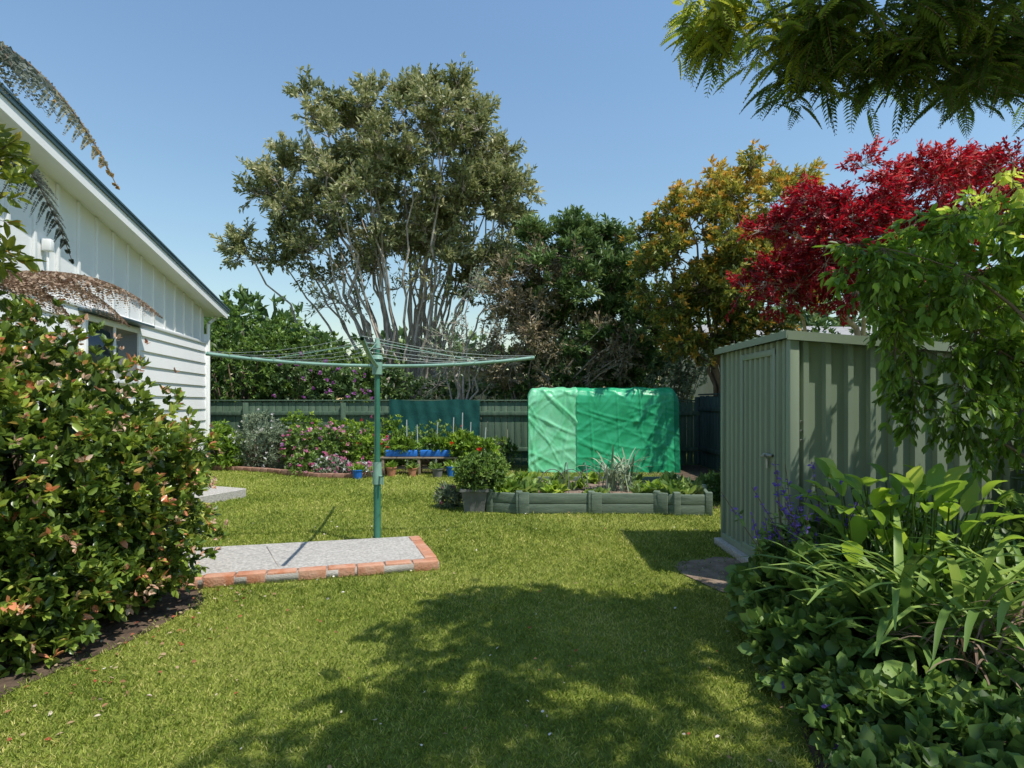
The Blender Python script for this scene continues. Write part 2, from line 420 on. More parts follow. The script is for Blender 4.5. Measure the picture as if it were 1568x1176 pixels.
poly_mesh('roof', V, [[0, 2, 6, 4], [1, 5, 7, 3], [0, 1, 3, 2], [4, 6, 7, 5], [0, 4, 5, 1], [2, 3, 7, 6]], M_shed, sh)
def beam(name, p, q, w, h, mat, par):
    p, q = A(*p), A(*q); d = unit(q - p); s = unit(np.cross(d, A(0, 0, 1))); uu = np.cross(s, d)
    V = [pt + s * i * w / 2 + uu * j * h / 2 for pt in (p, q) for i, j in ((-1, -1), (1, -1), (1, 1), (-1, 1))]
    return poly_mesh(name, V, [[0, 3, 2, 1], [4, 5, 6, 7]] + [[i, (i + 1) % 4, 4 + (i + 1) % 4, 4 + i] for i in range(4)], mat, par)
beam('roof_flashing_side', (X0 - ov, Y0 - .062, ZH + .02), (X1 + ov, Y0 - .062, ZL + .018), .012, .065, M_shed, sh)
beam('roof_flashing_front', (X0 - ov - .004, Y0 - .068, ZH + .025), (X0 - ov - .004, Y1 + .06, ZH + .025), .012, .055, M_shed, sh)
for i in range(9):
    y = Y0 + .05 + i * .165
    beam('roof_rib', (X0 - ov, y, ZH + .056), (X1 + ov, y, ZL + .048), .035, .02, M_shed, sh)
sticks('door_handle', [A(X0 - .04, 4.67, .98), A(X0 - .08, 4.67, .98), A(X0 - .05, 4.60, .985), A(X0 - .05, 4.70, .955)],
       [A(X0 - .08, 4.67, .98), A(X0 - .08, 4.74, .97), A(X0 - .05, 4.76, .985), A(X0 - .05, 4.70, .88)], .012, .012, M_metal, sh, 8)
sticks('wall_bolts', [A(X0 + .05, Y0 - .02, 1.12), A(X0 + .05, Y0-.02, 1.19), A(X0 + .05, Y0-.02, 1.26)], [A(X0 + .05, Y0 - .04, 1.12), A(X0 + .05, Y0 - .04, 1.19), A(X0 + .05, Y0 - .04, 1.26)], .012, .010, M_metal, sh, 8)
boxes('slab_base', [((X0 + X1) / 2 - .03, (Y0 + Y1) / 2, .034, X1 - X0 + .12, Y1 - Y0 + .10, .068)], M_conc, sh, .01)

# ------------------------------------------------------------------ fences
def fence(name, p0, p1, h, mat, bw=.15, nrm=(0, -1)):
    g = group(name, (*p0, 0)); p0 = A(*p0, 0); p1 = A(*p1, 0); e = unit(p1 - p0); L = np.linalg.norm(p1 - p0); its = []; x = 0
    ang = math.atan2(e[1], e[0]); nn = A(*nrm, 0)
    while x < L:
        c = p0 + e * (x + bw / 2); hh = h + rng.normal() * .008
        its.append((c[0], c[1], hh / 2, bw - .008, .02, hh, ang + rng.normal() * .01)); x += bw
    boxes('palings', its, mat, g, .003)
    its = []; x = 0
    while x < L:
        c = p0 + e * x + nn * .06; its.append((c[0], c[1], h / 2, .1, .08, h - .03, ang)); x += 2.2
    c = (p0 + p1) / 2 + nn * .035
    its += [(c[0], c[1], h * .82, L, .045, .09, ang), (c[0], c[1], h * .25, L, .045, .09, ang)]
    c = (p0 + p1) / 2
    its.append((c[0], c[1], h + .035, L, .09, .03, ang))
    boxes('rails_and_posts', its, mat, g, .004)
fence('paling_fence', (-8.2, 13.3), (4.25, 13.3), 1.42, M_fence)
fence('paling_fence', (4.25, 13.3), (4.25, 0.0), 1.55, M_fence2, nrm=(-1, 0))
def cloth(name, x0, x1, y, z0, z1, mat, amp=.03, nx=50, nz=16, par=None):
    xs = np.linspace(x0, x1, nx); zs_ = np.linspace(z0, z1, nz)
    V = np.array([[x, y - amp * (1 + math.sin(x * 9 + 2 * math.sin(z * 3)) * .6 + .3 * math.sin(x * 23 + z * 5)), z + (.02 * math.sin(x * 4))] for z in zs_ for x in xs])
    F = [[j * nx + i, j * nx + i + 1, (j + 1) * nx + i + 1, (j + 1) * nx + i] for j in range(nz - 1) for i in range(nx - 1)]
    return np_mesh(name, V, F, mat, None, True, par)
cloth('shade_cloth', -2.75, -.72, 13.17, .35, 1.46, M_cloth)

# ------------------------------------------------------------------ tarp covered frame
tp = group('tarp_covered_garden_frame', (1.8, 12.2, 0))
def tarp_surface(name, x0, x1, mat, nx=60, seed=0, y0=11.85, H1=1.70, dep=1.0, rough=1.0):
    r_ = np.random.default_rng(seed)
    prof = [(0.0, y0 - .10), (.3, y0 - .07), (.6, y0 - .035), (.9, y0 - .01), (1.2, y0), (1.42, y0 + .01), (1.56, y0 + .03), (1.65, y0 + .08), (H1, y0 + .17), (H1 + .02, y0 + .4), (H1 - .02, y0 + .8), (H1 - .1, y0 + dep)]
    pr = np.array(prof); s = np.concatenate([[0], np.cumsum(np.linalg.norm(np.diff(pr, axis=0), axis=1))])
    nz = 120
    ss = np.linspace(0, s[-1], nz); zz = np.interp(ss, s, pr[:, 0]); yy = np.interp(ss, s, pr[:, 1])
    xs = np.linspace(x0, x1, nx); X, Sx = np.meshgrid(xs, ss)
    disp = np.zeros_like(X)
    for _ in range(22):
        a = r_.uniform(0, math.pi); f = r_.uniform(1.5, 6); ph = r_.uniform(0, 6.3)
        u_ = X * math.cos(a) * f + Sx * math.sin(a) * f + ph
        env = .5 + .5 * np.sin(X * r_.uniform(1, 4) + ph * 3) * np.sin(Sx * r_.uniform(1, 4) + ph * 2)
        disp += np.maximum(0, 1 - np.abs(np.sin(u_ + .5 * np.sin(X * 2.3 + ph))) * 5) * env * r_.uniform(.005, .018) * rough
    sag = .03 * np.sin((X - x0) / (x1 - x0) * math.pi * 3) ** 2
    Y = yy[:, None] - disp; Z = zz[:, None] + np.where(Sx > 1.55, disp * .6 - sag * .6, 0)
    edge = np.maximum(0, 1 - (X - .33) / .12) ** 2 + np.maximum(0, 1 - (3.36 - X) / .12) ** 2
    Z = np.where(Z > 1.2, 1.2 + (Z - 1.2) * (1 - .28 * edge), Z)
    Z[0] += .02 * np.sin(xs * 7 + seed)
    V = np.stack([X, Y, Z], -1).reshape(-1, 3)
    F = [[j * nx + i, j * nx + i + 1, (j + 1) * nx + i + 1, (j + 1) * nx + i] for j in range(nz - 1) for i in range(nx - 1)]
    return np_mesh(name, V, F, mat, None, True, tp)
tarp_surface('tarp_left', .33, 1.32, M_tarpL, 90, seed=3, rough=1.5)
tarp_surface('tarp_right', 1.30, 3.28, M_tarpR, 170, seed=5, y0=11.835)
tarp_surface('tarp_hem', 3.26, 3.36, M_tarpE, 6, seed=5, y0=11.825)
cloth('tarp_bottom_hem', 1.32, 3.3, 11.76, .02, .16, M_tarpE, .02, 60, 4, tp)
for x in (.34, 3.33):
    poly_mesh('tarp_end', [(x, 11.78, 0), (x, 11.87, 1.35), (x, 12.0, 1.54), (x, 12.6, 1.53), (x, 12.84, 1.42), (x, 12.84, 0)], [[0, 1, 2, 3, 4, 5]], M_tarpR, tp)
fr = []
for x in (.38, 1.3, 2.3, 3.29):
    fr += [(A(x, 11.92, 0), A(x, 11.92, 1.4)), (A(x, 11.92, 1.4), A(x, 12.1, 1.52)), (A(x, 12.1, 1.52), A(x, 12.8, 1.45)), (A(x, 12.8, 1.45), A(x, 12.8, 0))]
sticks('frame_poles', [f[0] for f in fr], [f[1] for f in fr], .015, .015, M_metal, tp, 8)

# ------------------------------------------------------------------ foliage generators
def blob_pts(blobs, n, r0=.75, r1=1.05, zmin=.03, bump=.12):
    bl = np.array(blobs, float); vol = (bl[:, 3] * bl[:, 4] * bl[:, 5]) ** .67; vol /= vol.sum()
    idx = rng.choice(len(bl), int(n * 1.8), p=vol)
    d = rdir(len(idx)); rr = rng.uniform(r0, r1, len(idx))
    rr *= 1 + bump * (np.sin(d[:, 0] * 7 + idx) * np.sin(d[:, 1] * 6 + 2) + np.sin(d[:, 2] * 8 + idx * 2) * .6)
    P = bl[idx, :3] + d * bl[idx, 3:] * rr[:, None]
    inside = np.zeros(len(P), bool)
    for j, b in enumerate(bl):
        q = (((P - b[:3]) / b[3:]) ** 2).sum(1) < (r0 * .85) ** 2
        inside |= q & (idx != j)
    ok = ~inside & (P[:, 2] > zmin)
    P, d = P[ok][:n], d[ok][:n]
    O = unit(d / bl[idx[ok][:n], 3:])
    return P, O

def rosettes(name, P, O, per, L, W, mat, parent, tpl='oval', spread=.8, tone_mu=.5, tone_sd=.22, out=.5, up=.3):
    n = len(P)
    Pr = np.repeat(P, per, 0); Or = np.repeat(O, per, 0)
    D = Or * out + rdir(n * per) * spread; D[:, 2] += up
    Pr = Pr + rdir(n * per) * np.mean(L) * .25
    ct = np.repeat(rng.normal(size=n) * tone_sd * .7, per)
    t = np.clip(tone_mu + ct + rng.normal(size=n * per) * tone_sd * .7, 0, 1)
    s = rng.uniform(.7, 1.25, n * per)
    return leaf_mesh(name, Pr, D, L * s, W * s, mat, t, parent, tpl)

def shrub(name, blobs, n, per, L, W, mat, flowers=None, stems=True, tpl='rhomb', inner=True, **kw):
    c = blobs[0]; g = group(name, (c[0], c[1], 0))
    P, O = blob_pts(blobs, n)
    rosettes('foliage', P, O, per, L, W, mat, g, tpl, **kw)
    if inner:
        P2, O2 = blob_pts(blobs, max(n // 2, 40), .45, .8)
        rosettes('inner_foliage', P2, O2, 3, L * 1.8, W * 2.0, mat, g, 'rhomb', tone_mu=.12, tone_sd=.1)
    if stems:
        k = 14 * len(blobs); P3, _ = blob_pts(blobs, k, .5, .95)
        base = np.array([[c[0] + rng.normal() * .08 * c[3], c[1] + rng.normal() * .08 * c[4], 0] for _ in range(len(P3))])
        mid = base * .5 + P3 * .5 + rng.normal(size=P3.shape) * .05 * c[3]; mid[:, 2] += .1 * c[5]
        sticks('stems', np.concatenate([base, mid]), np.concatenate([mid, P3]), np.r_[np.full(len(base), .018 * c[5] + .004), np.full(len(base), .012 * c[5] + .003)],
               np.r_[np.full(len(base), .012 * c[5] + .003), np.full(len(base), .003)], M_barkd, g)
    if flowers:
        for fm, nf, fs in flowers:
            P4, O4 = blob_pts(blobs, nf, 1.0, 1.12)
            rosettes('flowers', P4, O4, 6, fs, fs * .7, fm, g, 'oval', spread=.9, out=.6)
    return g

def tree(name, base, blobs, nclump, mat, bark, trunk_r, K=5, fork=1.0, twigs=10, per=14, L=.12, W=.05, cr=.6,
         multi=.15, tip_r=.006, up=.3, bias=.3, tone_fn=None, leafpart=(.35, 1.05), r0=.55, flower=None, spread=.7, tpl='rhomb', sag=0, fan=.22, keep_fn=None):
    g = group(name, tuple(base)); base = A(*base)
    T, O = blob_pts(blobs, nclump, r0, 1.0, zmin=base[2] + .3)
    n = len(T)
    order = rng.permutation(n); T = T[order]; O = O[order]
    paths = []; nodes = []; noder = []
    def bez(p0, p1, p2, m=9):
        t = np.linspace(0, 1, m)[:, None]
        return (1 - t) ** 2 * p0 + 2 * t * (1 - t) * p1 + t ** 2 * p2
    for i in range(K):
        b0 = base + A(rng.normal() * multi, rng.normal() * multi, 0)
        ctl = b0 + A(0, 0, fork) + (T[i] - b0) * A(fan, fan, .25)
        pts = bez(b0, ctl, T[i], 14); pts[2:-1] += rng.normal(size=(11, 3)) * .010 * np.linalg.norm(T[i] - b0)
        tr = trunk_r * rng.uniform(.7, 1.15)
        rad = np.linspace(tr, tip_r * 1.5, 14)
        paths.append((pts, rad)); nodes.append(pts[3:]); noder.append(rad[3:])
    for i in range(K, n):
        N = np.concatenate(nodes); R = np.concatenate(noder)
        d = T[i] - N; dist = np.linalg.norm(d, axis=1)
        cost = dist + np.maximum(0, .5 * dist - d[:, 2]) * 1.0 + np.maximum(0, fork * .8 + base[2] - N[:, 2]) * 2
        j = int(np.argmin(cost + rng.random(len(cost)) * .3 * cost.min()))
        p0 = N[j]; ctl = p0 + (T[i] - p0) * .5 + A(0, 0, .08 * dist[j]) + rng.normal(size=3) * .06 * dist[j]
        m_ = 7; pts = bez(p0, ctl, T[i], m_); rad = np.linspace(min(R[j] * .7, .02 + trunk_r * .35), tip_r, m_)
        paths.append((pts, rad)); nodes.append(pts[2:]); noder.append(rad[2:])
    a, b, r, s = path_sticks(paths)
    sticks('trunk_and_limbs', a, b, r, s, bark, g, 6)
    C = np.repeat(T, twigs, 0); Oc = np.repeat(O, twigs, 0)
    d = rdir(len(C)) * spread + Oc * bias; d[:, 2] += up; d = unit(d)
    ln = cr * rng.uniform(.5, 1.1, len(C))
    E = C + d * ln[:, None]; E[:, 2] -= sag * ln
    sticks('twigs', C, E, tip_r * .9, tip_r * .35, bark, g, 3)
    m_ = len(C) * per
    tt = rng.uniform(*leafpart, m_)
    Cr = np.repeat(C, per, 0); Er = np.repeat(E, per, 0)
    P = Cr + (Er - Cr) * tt[:, None] + rdir(m_) * cr * .07
    D = unit(Er - Cr) * .7 + rdir(m_) * .7
    D[:, 2] -= sag
    ct = np.repeat(rng.normal(size=n) * .13, twigs * per)
    tone = np.clip(.5 + ct + rng.normal(size=m_) * .18 + (tt - .7) * .3, 0, 1)
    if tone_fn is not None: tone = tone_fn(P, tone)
    ss = rng.uniform(.7, 1.25, m_)
    if keep_fn is not None:
        kp = rng.random(m_) < keep_fn(P); P, D, tone, ss = P[kp], D[kp], tone[kp], ss[kp]
    leaf_mesh('foliage', P, D, L * ss, W * ss, mat, tone, g, tpl)
    if flower:
        fm, frac, fs, fper = flower
        sel = rng.random(len(E)) < frac
        rosettes('blossom', E[sel], d[sel], fper, fs, fs * .45, fm, g, 'rhomb', spread=.8, out=.5, up=.3)
    return g

# leaf materials
ML_big = mat_leaf('leaf_olive', [(0, (.045, .055, .018)), (.4, (.115, .135, .05)), (.7, (.205, .215, .10)), (1, (.36, .34, .2))], .4, .25, gain=1.7)
ML_dark = mat_leaf('leaf_dark', [(0, (.02, .04, .012)), (.5, (.06, .105, .03)), (1, (.15, .20, .07))], .45, .22, gain=1.8)
ML_dead = mat_leaf('leaf_dead', [(0, (.16, .10, .07)), (.5, (.28, .20, .14)), (1, (.42, .34, .25))], .7, .2, gain=1.2)
ML_dry = mat_leaf('leaf_dry_olive', [(0, (.07, .07, .03)), (.45, (.15, .13, .065)), (.8, (.26, .20, .12)), (1, (.40, .33, .24))], .6, .2, gain=1.35)
ML_oak = mat_leaf('leaf_silky_oak', [(0, (.05, .07, .012)), (.4, (.12, .15, .03)), (.7, (.27, .25, .045)), (1, (.44, .33, .07))], .5, .3, gain=1.45)
ML_orange = mat_leaf('blossom_orange', [(0, (.42, .23, .03)), (1, (.64, .40, .08))], .6, .3, gain=1.05)
ML_red = mat_leaf('leaf_red_maple', [(0, (.09, .006, .008)), (.45, (.26, .012, .02)), (.8, (.50, .03, .045)), (1, (.60, .15, .14))], .45, .3, gain=1.1, hue=.5)
ML_lime = mat_leaf('leaf_lime', [(0, (.05, .09, .012)), (.5, (.13, .22, .03)), (.85, (.26, .36, .05)), (1, (.42, .46, .1))], .4, .4, gain=1.5)
ML_cam = mat_leaf('leaf_glossy', [(0, (.025, .045, .01)), (.45, (.08, .125, .02)), (.8, (.19, .24, .035)), (.93, (.32, .31, .07)), (1, (.45, .18, .09))], .3, .25, .5, gain=1.65)
ML_jac = mat_leaf('leaf_feathery', [(0, (.035, .065, .015)), (.5, (.08, .13, .03)), (.8, (.2, .25, .04)), (1, (.36, .36, .05))], .5, .45)
ML_fern = mat_leaf('fern_bronze', [(0, (.05, .065, .06)), (.5, (.11, .13, .10)), (.8, (.22, .18, .08)), (1, (.36, .22, .08))], .6, .3)
ML_grey = mat_leaf('leaf_grey_green', [(0, (.06, .08, .05)), (.5, (.14, .18, .11)), (1, (.30, .34, .24))], .7, .2, gain=1.65)
ML_mid = mat_leaf('leaf_mid', [(0, (.03, .055, .012)), (.5, (.085, .145, .03)), (1, (.22, .29, .07))], .45, .28, gain=1.8)
ML_pink = mat_leaf('petal_pink', [(0, (.45, .06, .18)), (.6, (.65, .22, .38)), (1, (.8, .6, .65))], .6, .3, gain=1)
ML_purple = mat_leaf('petal_purple', [(0, (.10, .05, .35)), (1, (.28, .18, .60))], .6, .3, gain=1)
ML_mag = mat_leaf('petal_magenta', [(0, (.28, .06, .28)), (1, (.5, .22, .48))], .6, .3, gain=1)
ML_redf = mat_leaf('petal_red', [(0, (.5, .02, .02)), (1, (.7, .08, .03))], .6, .3, gain=1)
ML_wht = mat_leaf('petal_white', [(0, (.6, .55, .55)), (1, (.8, .8, .78))], .6, .3, gain=1)

# ------------------------------------------------------------------ background trees
tree('olive_crowned_tree', (-2.95, 17, 0),
     [(-2.8, 17, 8.1, 2.8, 2.4, 2.2), (-5.0, 17, 8.7, 1.5, 1.4, 1.6), (-6.2, 16.8, 7.4, 1.3, 1.2, .9), (-1.0, 17, 6.7, 1.5, 1.6, 2.1), (-6.9, 16.6, 5.7, .95, .8, .5),
      (-3.6, 16.8, 7.0, 2.9, 2.0, 1.4), (-.6, 16.9, 4.9, .9, 1.0, 1.0), (-5.6, 16.7, 5.4, 1.3, 1.0, .6), (-2.1, 17, 9.6, 1.5, 1.3, .8), (-4.8, 16.7, 4.4, .8, .6, .6), (-2.6, 16.7, 5.2, 1.8, 1.0, 1.0)],
     310, ML_big, M_bark, .07, K=48, fork=1.0, twigs=13, per=22, L=.15, W=.06, cr=.66, multi=.2, tip_r=.012, up=.5, bias=.4, r0=.6, fan=.42,
     keep_fn=lambda P: np.where(P[:, 0] > -1.8, np.clip((P[:, 2] - 3.2) / 1.2, .15, 1), np.clip((P[:, 2] - 4.6 + .6 * (P[:, 0] < -5.2)) / 1.6, .15, 1)))
tree('dark_evergreen_tree', (1.7, 15.3, 0),
     [(1.5, 15, 4.3, 1.9, 1.6, 1.4), (1.7, 15, 2.6, 2.0, 1.5, 1.6), (.55, 14.9, 5.2, .45, .5, .9), (1.5, 15, 5.4, .4, .5, .9), (2.4, 15, 5.3, .45, .5, .9), (3.1, 15, 5.0, .4, .5, .8), (2.9, 15, 3.6, 1.2, 1.0, 1.2)],
     180, ML_dark, M_barkd, .11, K=6, fork=1.2, twigs=12, per=20, L=.17, W=.055, cr=.5, up=.8, tip_r=.008)
tree('dry_twiggy_tree', (.2, 14.6, 0),
     [(.5, 14.3, 4.2, 1.0, .7, .8), (.1, 14.3, 3.0, .8, .6, 1.2), (1.2, 14.0, 4.5, .7, .4, .5), (1.6, 13.9, 2.7, 1.5, .5, 1.0)],
     95, ML_dry, M_bark, .05, K=14, fork=.8, twigs=13, per=9, L=.11, W=.045, cr=.5, up=.35, tip_r=.009)
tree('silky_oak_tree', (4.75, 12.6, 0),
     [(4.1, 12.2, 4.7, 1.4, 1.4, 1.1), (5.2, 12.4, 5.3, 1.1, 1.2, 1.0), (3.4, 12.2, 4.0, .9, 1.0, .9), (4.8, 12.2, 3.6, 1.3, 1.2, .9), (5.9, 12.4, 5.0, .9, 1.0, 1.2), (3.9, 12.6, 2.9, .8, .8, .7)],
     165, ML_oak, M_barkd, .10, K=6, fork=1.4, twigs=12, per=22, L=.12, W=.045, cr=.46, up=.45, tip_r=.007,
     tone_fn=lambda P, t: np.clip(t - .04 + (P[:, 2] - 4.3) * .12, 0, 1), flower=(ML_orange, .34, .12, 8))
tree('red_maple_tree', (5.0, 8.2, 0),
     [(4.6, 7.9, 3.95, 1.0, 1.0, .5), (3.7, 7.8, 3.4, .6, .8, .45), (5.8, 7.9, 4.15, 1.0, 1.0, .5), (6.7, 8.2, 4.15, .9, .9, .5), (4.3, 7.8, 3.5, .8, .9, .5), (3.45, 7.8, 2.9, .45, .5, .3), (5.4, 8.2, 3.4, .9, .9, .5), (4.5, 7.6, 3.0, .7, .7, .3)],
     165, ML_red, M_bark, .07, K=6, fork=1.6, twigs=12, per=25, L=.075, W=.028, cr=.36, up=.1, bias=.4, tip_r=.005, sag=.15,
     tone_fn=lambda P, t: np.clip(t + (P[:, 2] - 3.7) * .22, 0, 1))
tree('pale_small_tree', (-1.2, 14.8, 0), [(-.9, 14.8, 3.3, .7, .6, 1.2), (-1.7, 14.8, 2.6, .6, .6, .9), (-.5, 14.8, 2.3, .6, .6, .8)],
     36, ML_grey, M_bark, .05, K=10, fork=.8, twigs=8, per=6, L=.09, W=.035, cr=.5, tip_r=.008)
shrub('background_hedge', [(-6.9, 14.6, 1.9, 1.3, 1.0, 1.6), (-5.6, 15, 1.9, 1.2, 1.0, 1.5), (-7.6, 16, 2.6, 1.4, 1.2, 1.5), (-4.4, 15.3, 1.6, 1.2, .9, 1.3), (-6.1, 15.6, 2.9, .5, .5, .8)], 1500, 12, .13, .06, ML_mid, tone_mu=.4)
shrub('purple_flowering_shrub', [(-5.1, 14.3, 1.7, .9, .6, 1.0), (-4.2, 14.2, 1.5, .7, .6, .8)], 450, 10, .11, .05, ML_dark, flowers=[(ML_mag, 70, .08)])
shrub('background_hedge', [(-3.3, 15.5, 1.5, .9, .8, 1.1), (-1.9, 15.8, 1.0, .8, .8, 1.2), (-.6, 15.5, 1.2, 1.0, .8, 1.0)], 600, 10, .12, .055, ML_dark)
shrub('background_hedge', [(.6, 14.6, 1.4, 1.0, .7, 1.2), (2.2, 14.5, 1.3, 1.2, .7, 1.2), (3.5, 14.6, 1.5, 1.0, .7, 1.3)], 800, 10, .11, .05, ML_dark)
shrub('grey_leaf_shrub', [(3.75, 13.9, 1.8, .55, .5, .8), (4.1, 13.7, 2.3, .5, .5, .6)], 250, 10, .09, .04, ML_grey)
shrub('background_hedge', [(6.6, 13.5, 1.8, 1.5, 1.4, 1.8), (8.5, 11, 1.8, 1.5, 1.8, 1.9), (6.2, 9.8, 1.3, .9, 1.2, 1.4), (10.5, 14, 2.2, 2, 2, 2.3)], 1000, 10, .14, .06, ML_dark)
shrub('distant_trees', [(-14, 30, 3, 5, 4, 3.6), (-5, 34, 2.4, 5, 4, 3), (4, 33, 2.4, 5, 4, 3), (14, 30, 3, 6, 4, 4), (24, 26, 3, 6, 5, 4), (-24, 26, 3, 6, 5, 4)], 2200, 9, .5, .25, ML_dark, stems=False)

# neighbour houses (seen in gaps)
def simple_house(name, cx, cy, w, d, h, pitch, rz_):
    g = group(name, (cx, cy, 0))
    c, s = math.cos(rz_), math.sin(rz_)
    def R(x, y, z): return (cx + x * c - y * s, cy + x * s + y * c, z)
    a, b = w / 2, d / 2; hr = h + b * pitch
    poly_mesh('walls', [R(-a, -b, 0), R(a, -b, 0), R(a, b, 0), R(-a, b, 0), R(-a, -b, h), R(a, -b, h), R(a, b, h), R(-a, b, h), R(-a, 0, hr), R(a, 0, hr)],
              [[0, 1, 5, 4], [1, 2, 6, 9, 5], [2, 3, 7, 6], [3, 0, 4, 8, 7]], M_cream, g)
    o = .4; zo = h - o * pitch + .03
    t = .08
    poly_mesh('roof', [R(-a-o, -b-o, zo), R(a+o, -b-o, zo), R(a+o, 0, hr+.03), R(-a-o, 0, hr+.03), R(a+o, b+o, zo), R(-a-o, b+o, zo),
                       R(-a-o, -b-o, zo+t), R(a+o, -b-o, zo+t), R(a+o, 0, hr+.03+t), R(-a-o, 0, hr+.03+t), R(a+o, b+o, zo+t), R(-a-o, b+o, zo+t)],
              [[0, 3, 2, 1], [3, 5, 4, 2], [6, 7, 8, 9], [9, 8, 10, 11], [0, 1, 7, 6], [4, 5, 11, 10], [0, 6, 9, 3], [3, 9, 11, 5], [1, 2, 8, 7], [2, 4, 10, 8]], M_groof, g)
    its = []
    for x in (-w * .28, w * .28):
        q = R(x, -b - .01, h * .55); its.append((q[0], q[1], q[2], 1.4, .04, 1.1, rz_))
    boxes('windows', its, M_glass, g, 0)
    its2_ = []
    for it in its:
        for dx, dz, sx, sz in ((0, .57, 1.5, .07), (0, -.57, 1.5, .07), (-.72, 0, .07, 1.2), (.72, 0, .07, 1.2), (0, 0, .05, 1.1)):
            its2_.append((it[0] + dx * c + .03 * s, it[1] + dx * s - .03 * c, it[2] + dz, sx, .05, sz, rz_))
    boxes('window_frames', its2_, M_white, g, 0)
simple_house('neighbour_house', -2.5, 24, 9, 6, 1.9, .35, math.pi / 2)
simple_house('neighbour_house', 10.5, 19.5, 9, 7, 2.6, .35, .1)

# ------------------------------------------------------------------ flower bed left
its = []
cur = [A(-6.35, 12.32, 0), A(-5.7, 12.06, 0), A(-4.9, 11.74, 0), A(-4.2, 11.26, 0), A(-3.55, 10.9, 0), A(-2.9, 10.85, 0), A(-2.45, 11.2, 0)]
for i in range(len(cur) - 1):
    e = unit(cur[i + 1] - cur[i]); brick_row(cur[i], cur[i + 1], A(-e[1], e[0], 0), h=.09)
boxes('brick_garden_edging', its, mat_surf('old_brick', (.24, .12, .08), (.36, .22, .16), 7, .9, .4, c3=(.4, .33, .26)), None, .008)
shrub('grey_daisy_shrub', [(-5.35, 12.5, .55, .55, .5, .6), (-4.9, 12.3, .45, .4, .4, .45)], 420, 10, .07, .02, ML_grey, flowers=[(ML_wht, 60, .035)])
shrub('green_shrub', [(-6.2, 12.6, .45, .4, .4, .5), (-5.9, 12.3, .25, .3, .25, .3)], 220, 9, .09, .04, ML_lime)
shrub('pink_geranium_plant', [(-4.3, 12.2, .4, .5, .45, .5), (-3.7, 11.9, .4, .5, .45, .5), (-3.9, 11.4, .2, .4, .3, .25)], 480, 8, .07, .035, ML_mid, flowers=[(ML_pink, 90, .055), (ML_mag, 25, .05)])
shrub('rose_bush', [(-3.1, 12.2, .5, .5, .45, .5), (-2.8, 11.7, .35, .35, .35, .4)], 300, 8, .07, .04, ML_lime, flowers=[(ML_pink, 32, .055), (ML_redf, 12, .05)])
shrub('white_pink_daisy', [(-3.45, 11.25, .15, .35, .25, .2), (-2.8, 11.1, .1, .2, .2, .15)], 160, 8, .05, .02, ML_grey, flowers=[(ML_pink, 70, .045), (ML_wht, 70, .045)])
shrub('tall_green_shrub', [(-2.6, 12.7, .5, .4, .3, .6), (-4.6, 12.8, .6, .5, .3, .6), (-3.7, 12.85, .6, .5, .3, .5)], 350, 8, .08, .035, ML_lime)

# ------------------------------------------------------------------ straps and grasses
def straps(name, bases, n_per, L, W, mat, parent, a0=(.05, .5), a1=(1.2, 2.4), seg=9, tone_mu=.5):
    P0 = np.repeat(np.array(bases, float), n_per, 0); n = len(P0)
    P0 += rng.normal(size=(n, 3)) * A(.04, .04, 0)
    az = rng.uniform(0, 2 * np.pi, n); h = np.stack([np.cos(az), np.sin(az), np.zeros(n)], 1)
    sd = np.stack([-np.sin(az), np.cos(az), np.zeros(n)], 1)
    A0 = rng.uniform(*a0, n); A1 = rng.uniform(*a1, n); LL = L * rng.uniform(.6, 1.15, n); WW = W * rng.uniform(.7, 1.2, n)
    pts = [P0]; cur_ = P0.copy()
    for k in range(1, seg):
        t = (k - .5) / (seg - 1); an = A0 + (A1 - A0) * t ** 1.5
        cur_ = cur_ + (h * np.sin(an)[:, None] + A(0, 0, 1) * np.cos(an)[:, None]) * (LL / (seg - 1))[:, None]
        pts.append(cur_.copy())
    pts = np.stack(pts, 1); t = np.linspace(0, 1, seg); pr = np.minimum(1, .55 + t) * np.sqrt(np.maximum(1 - t ** 3, 0.02))
    off = sd[:, None] * (WW[:, None] * pr[None] / 2)[..., None]
    fold = A(0, 0, 1) * (WW[:, None] * pr[None] * .18)[..., None]
    V = np.stack([pts - off + fold, pts, pts + off + fold], 2)
    F = []
    for k in range(seg - 1):
        for m_ in range(2):
            F.append([k * 3 + m_, k * 3 + m_ + 1, (k + 1) * 3 + m_ + 1, (k + 1) * 3 + m_])
    F = np.array(F)[None] + (np.arange(n) * seg * 3)[:, None, None]
    tn = np.repeat(np.clip(tone_mu + rng.normal(size=n) * .22, 0, 1), seg * 3)
    V = V.reshape(-1, 3); V[:, 2] = np.maximum(V[:, 2], .01)
    return np_mesh(name, V, F.reshape(-1, 4), mat, tn, True, parent)

# ------------------------------------------------------------------ raised bed
rb = group('raised_garden_bed', (1.1, 8.2, 0))
FP = [(-.28, 7.56), (.09, 7.42), (1.0, 7.42), (1.83, 7.42), (2.05, 7.32), (2.45, 7.32), (2.6, 8.0), (2.55, 9.1), (-.25, 9.1)]
its, posts = [], []
for i in range(len(FP)):
    p0, p1 = A(*FP[i], 0), A(*FP[(i + 1) % len(FP)], 0); e = unit(p1 - p0); L_ = np.linalg.norm(p1 - p0); c = (p0 + p1) / 2
    an = math.atan2(e[1], e[0])
    its.append((c[0], c[1], .065, L_ - .03, .045, .125, an)); its.append((c[0], c[1], .195, L_ - .03, .047, .125, an))
    posts.append((p0[0], p0[1], .145, .085, .085, .29, an))
    if i in (1, 2, 3):
        q = p0 + e * .06 - A(0, .035, 0); posts.append((q[0], q[1], .14, .13, .035, .27, an))
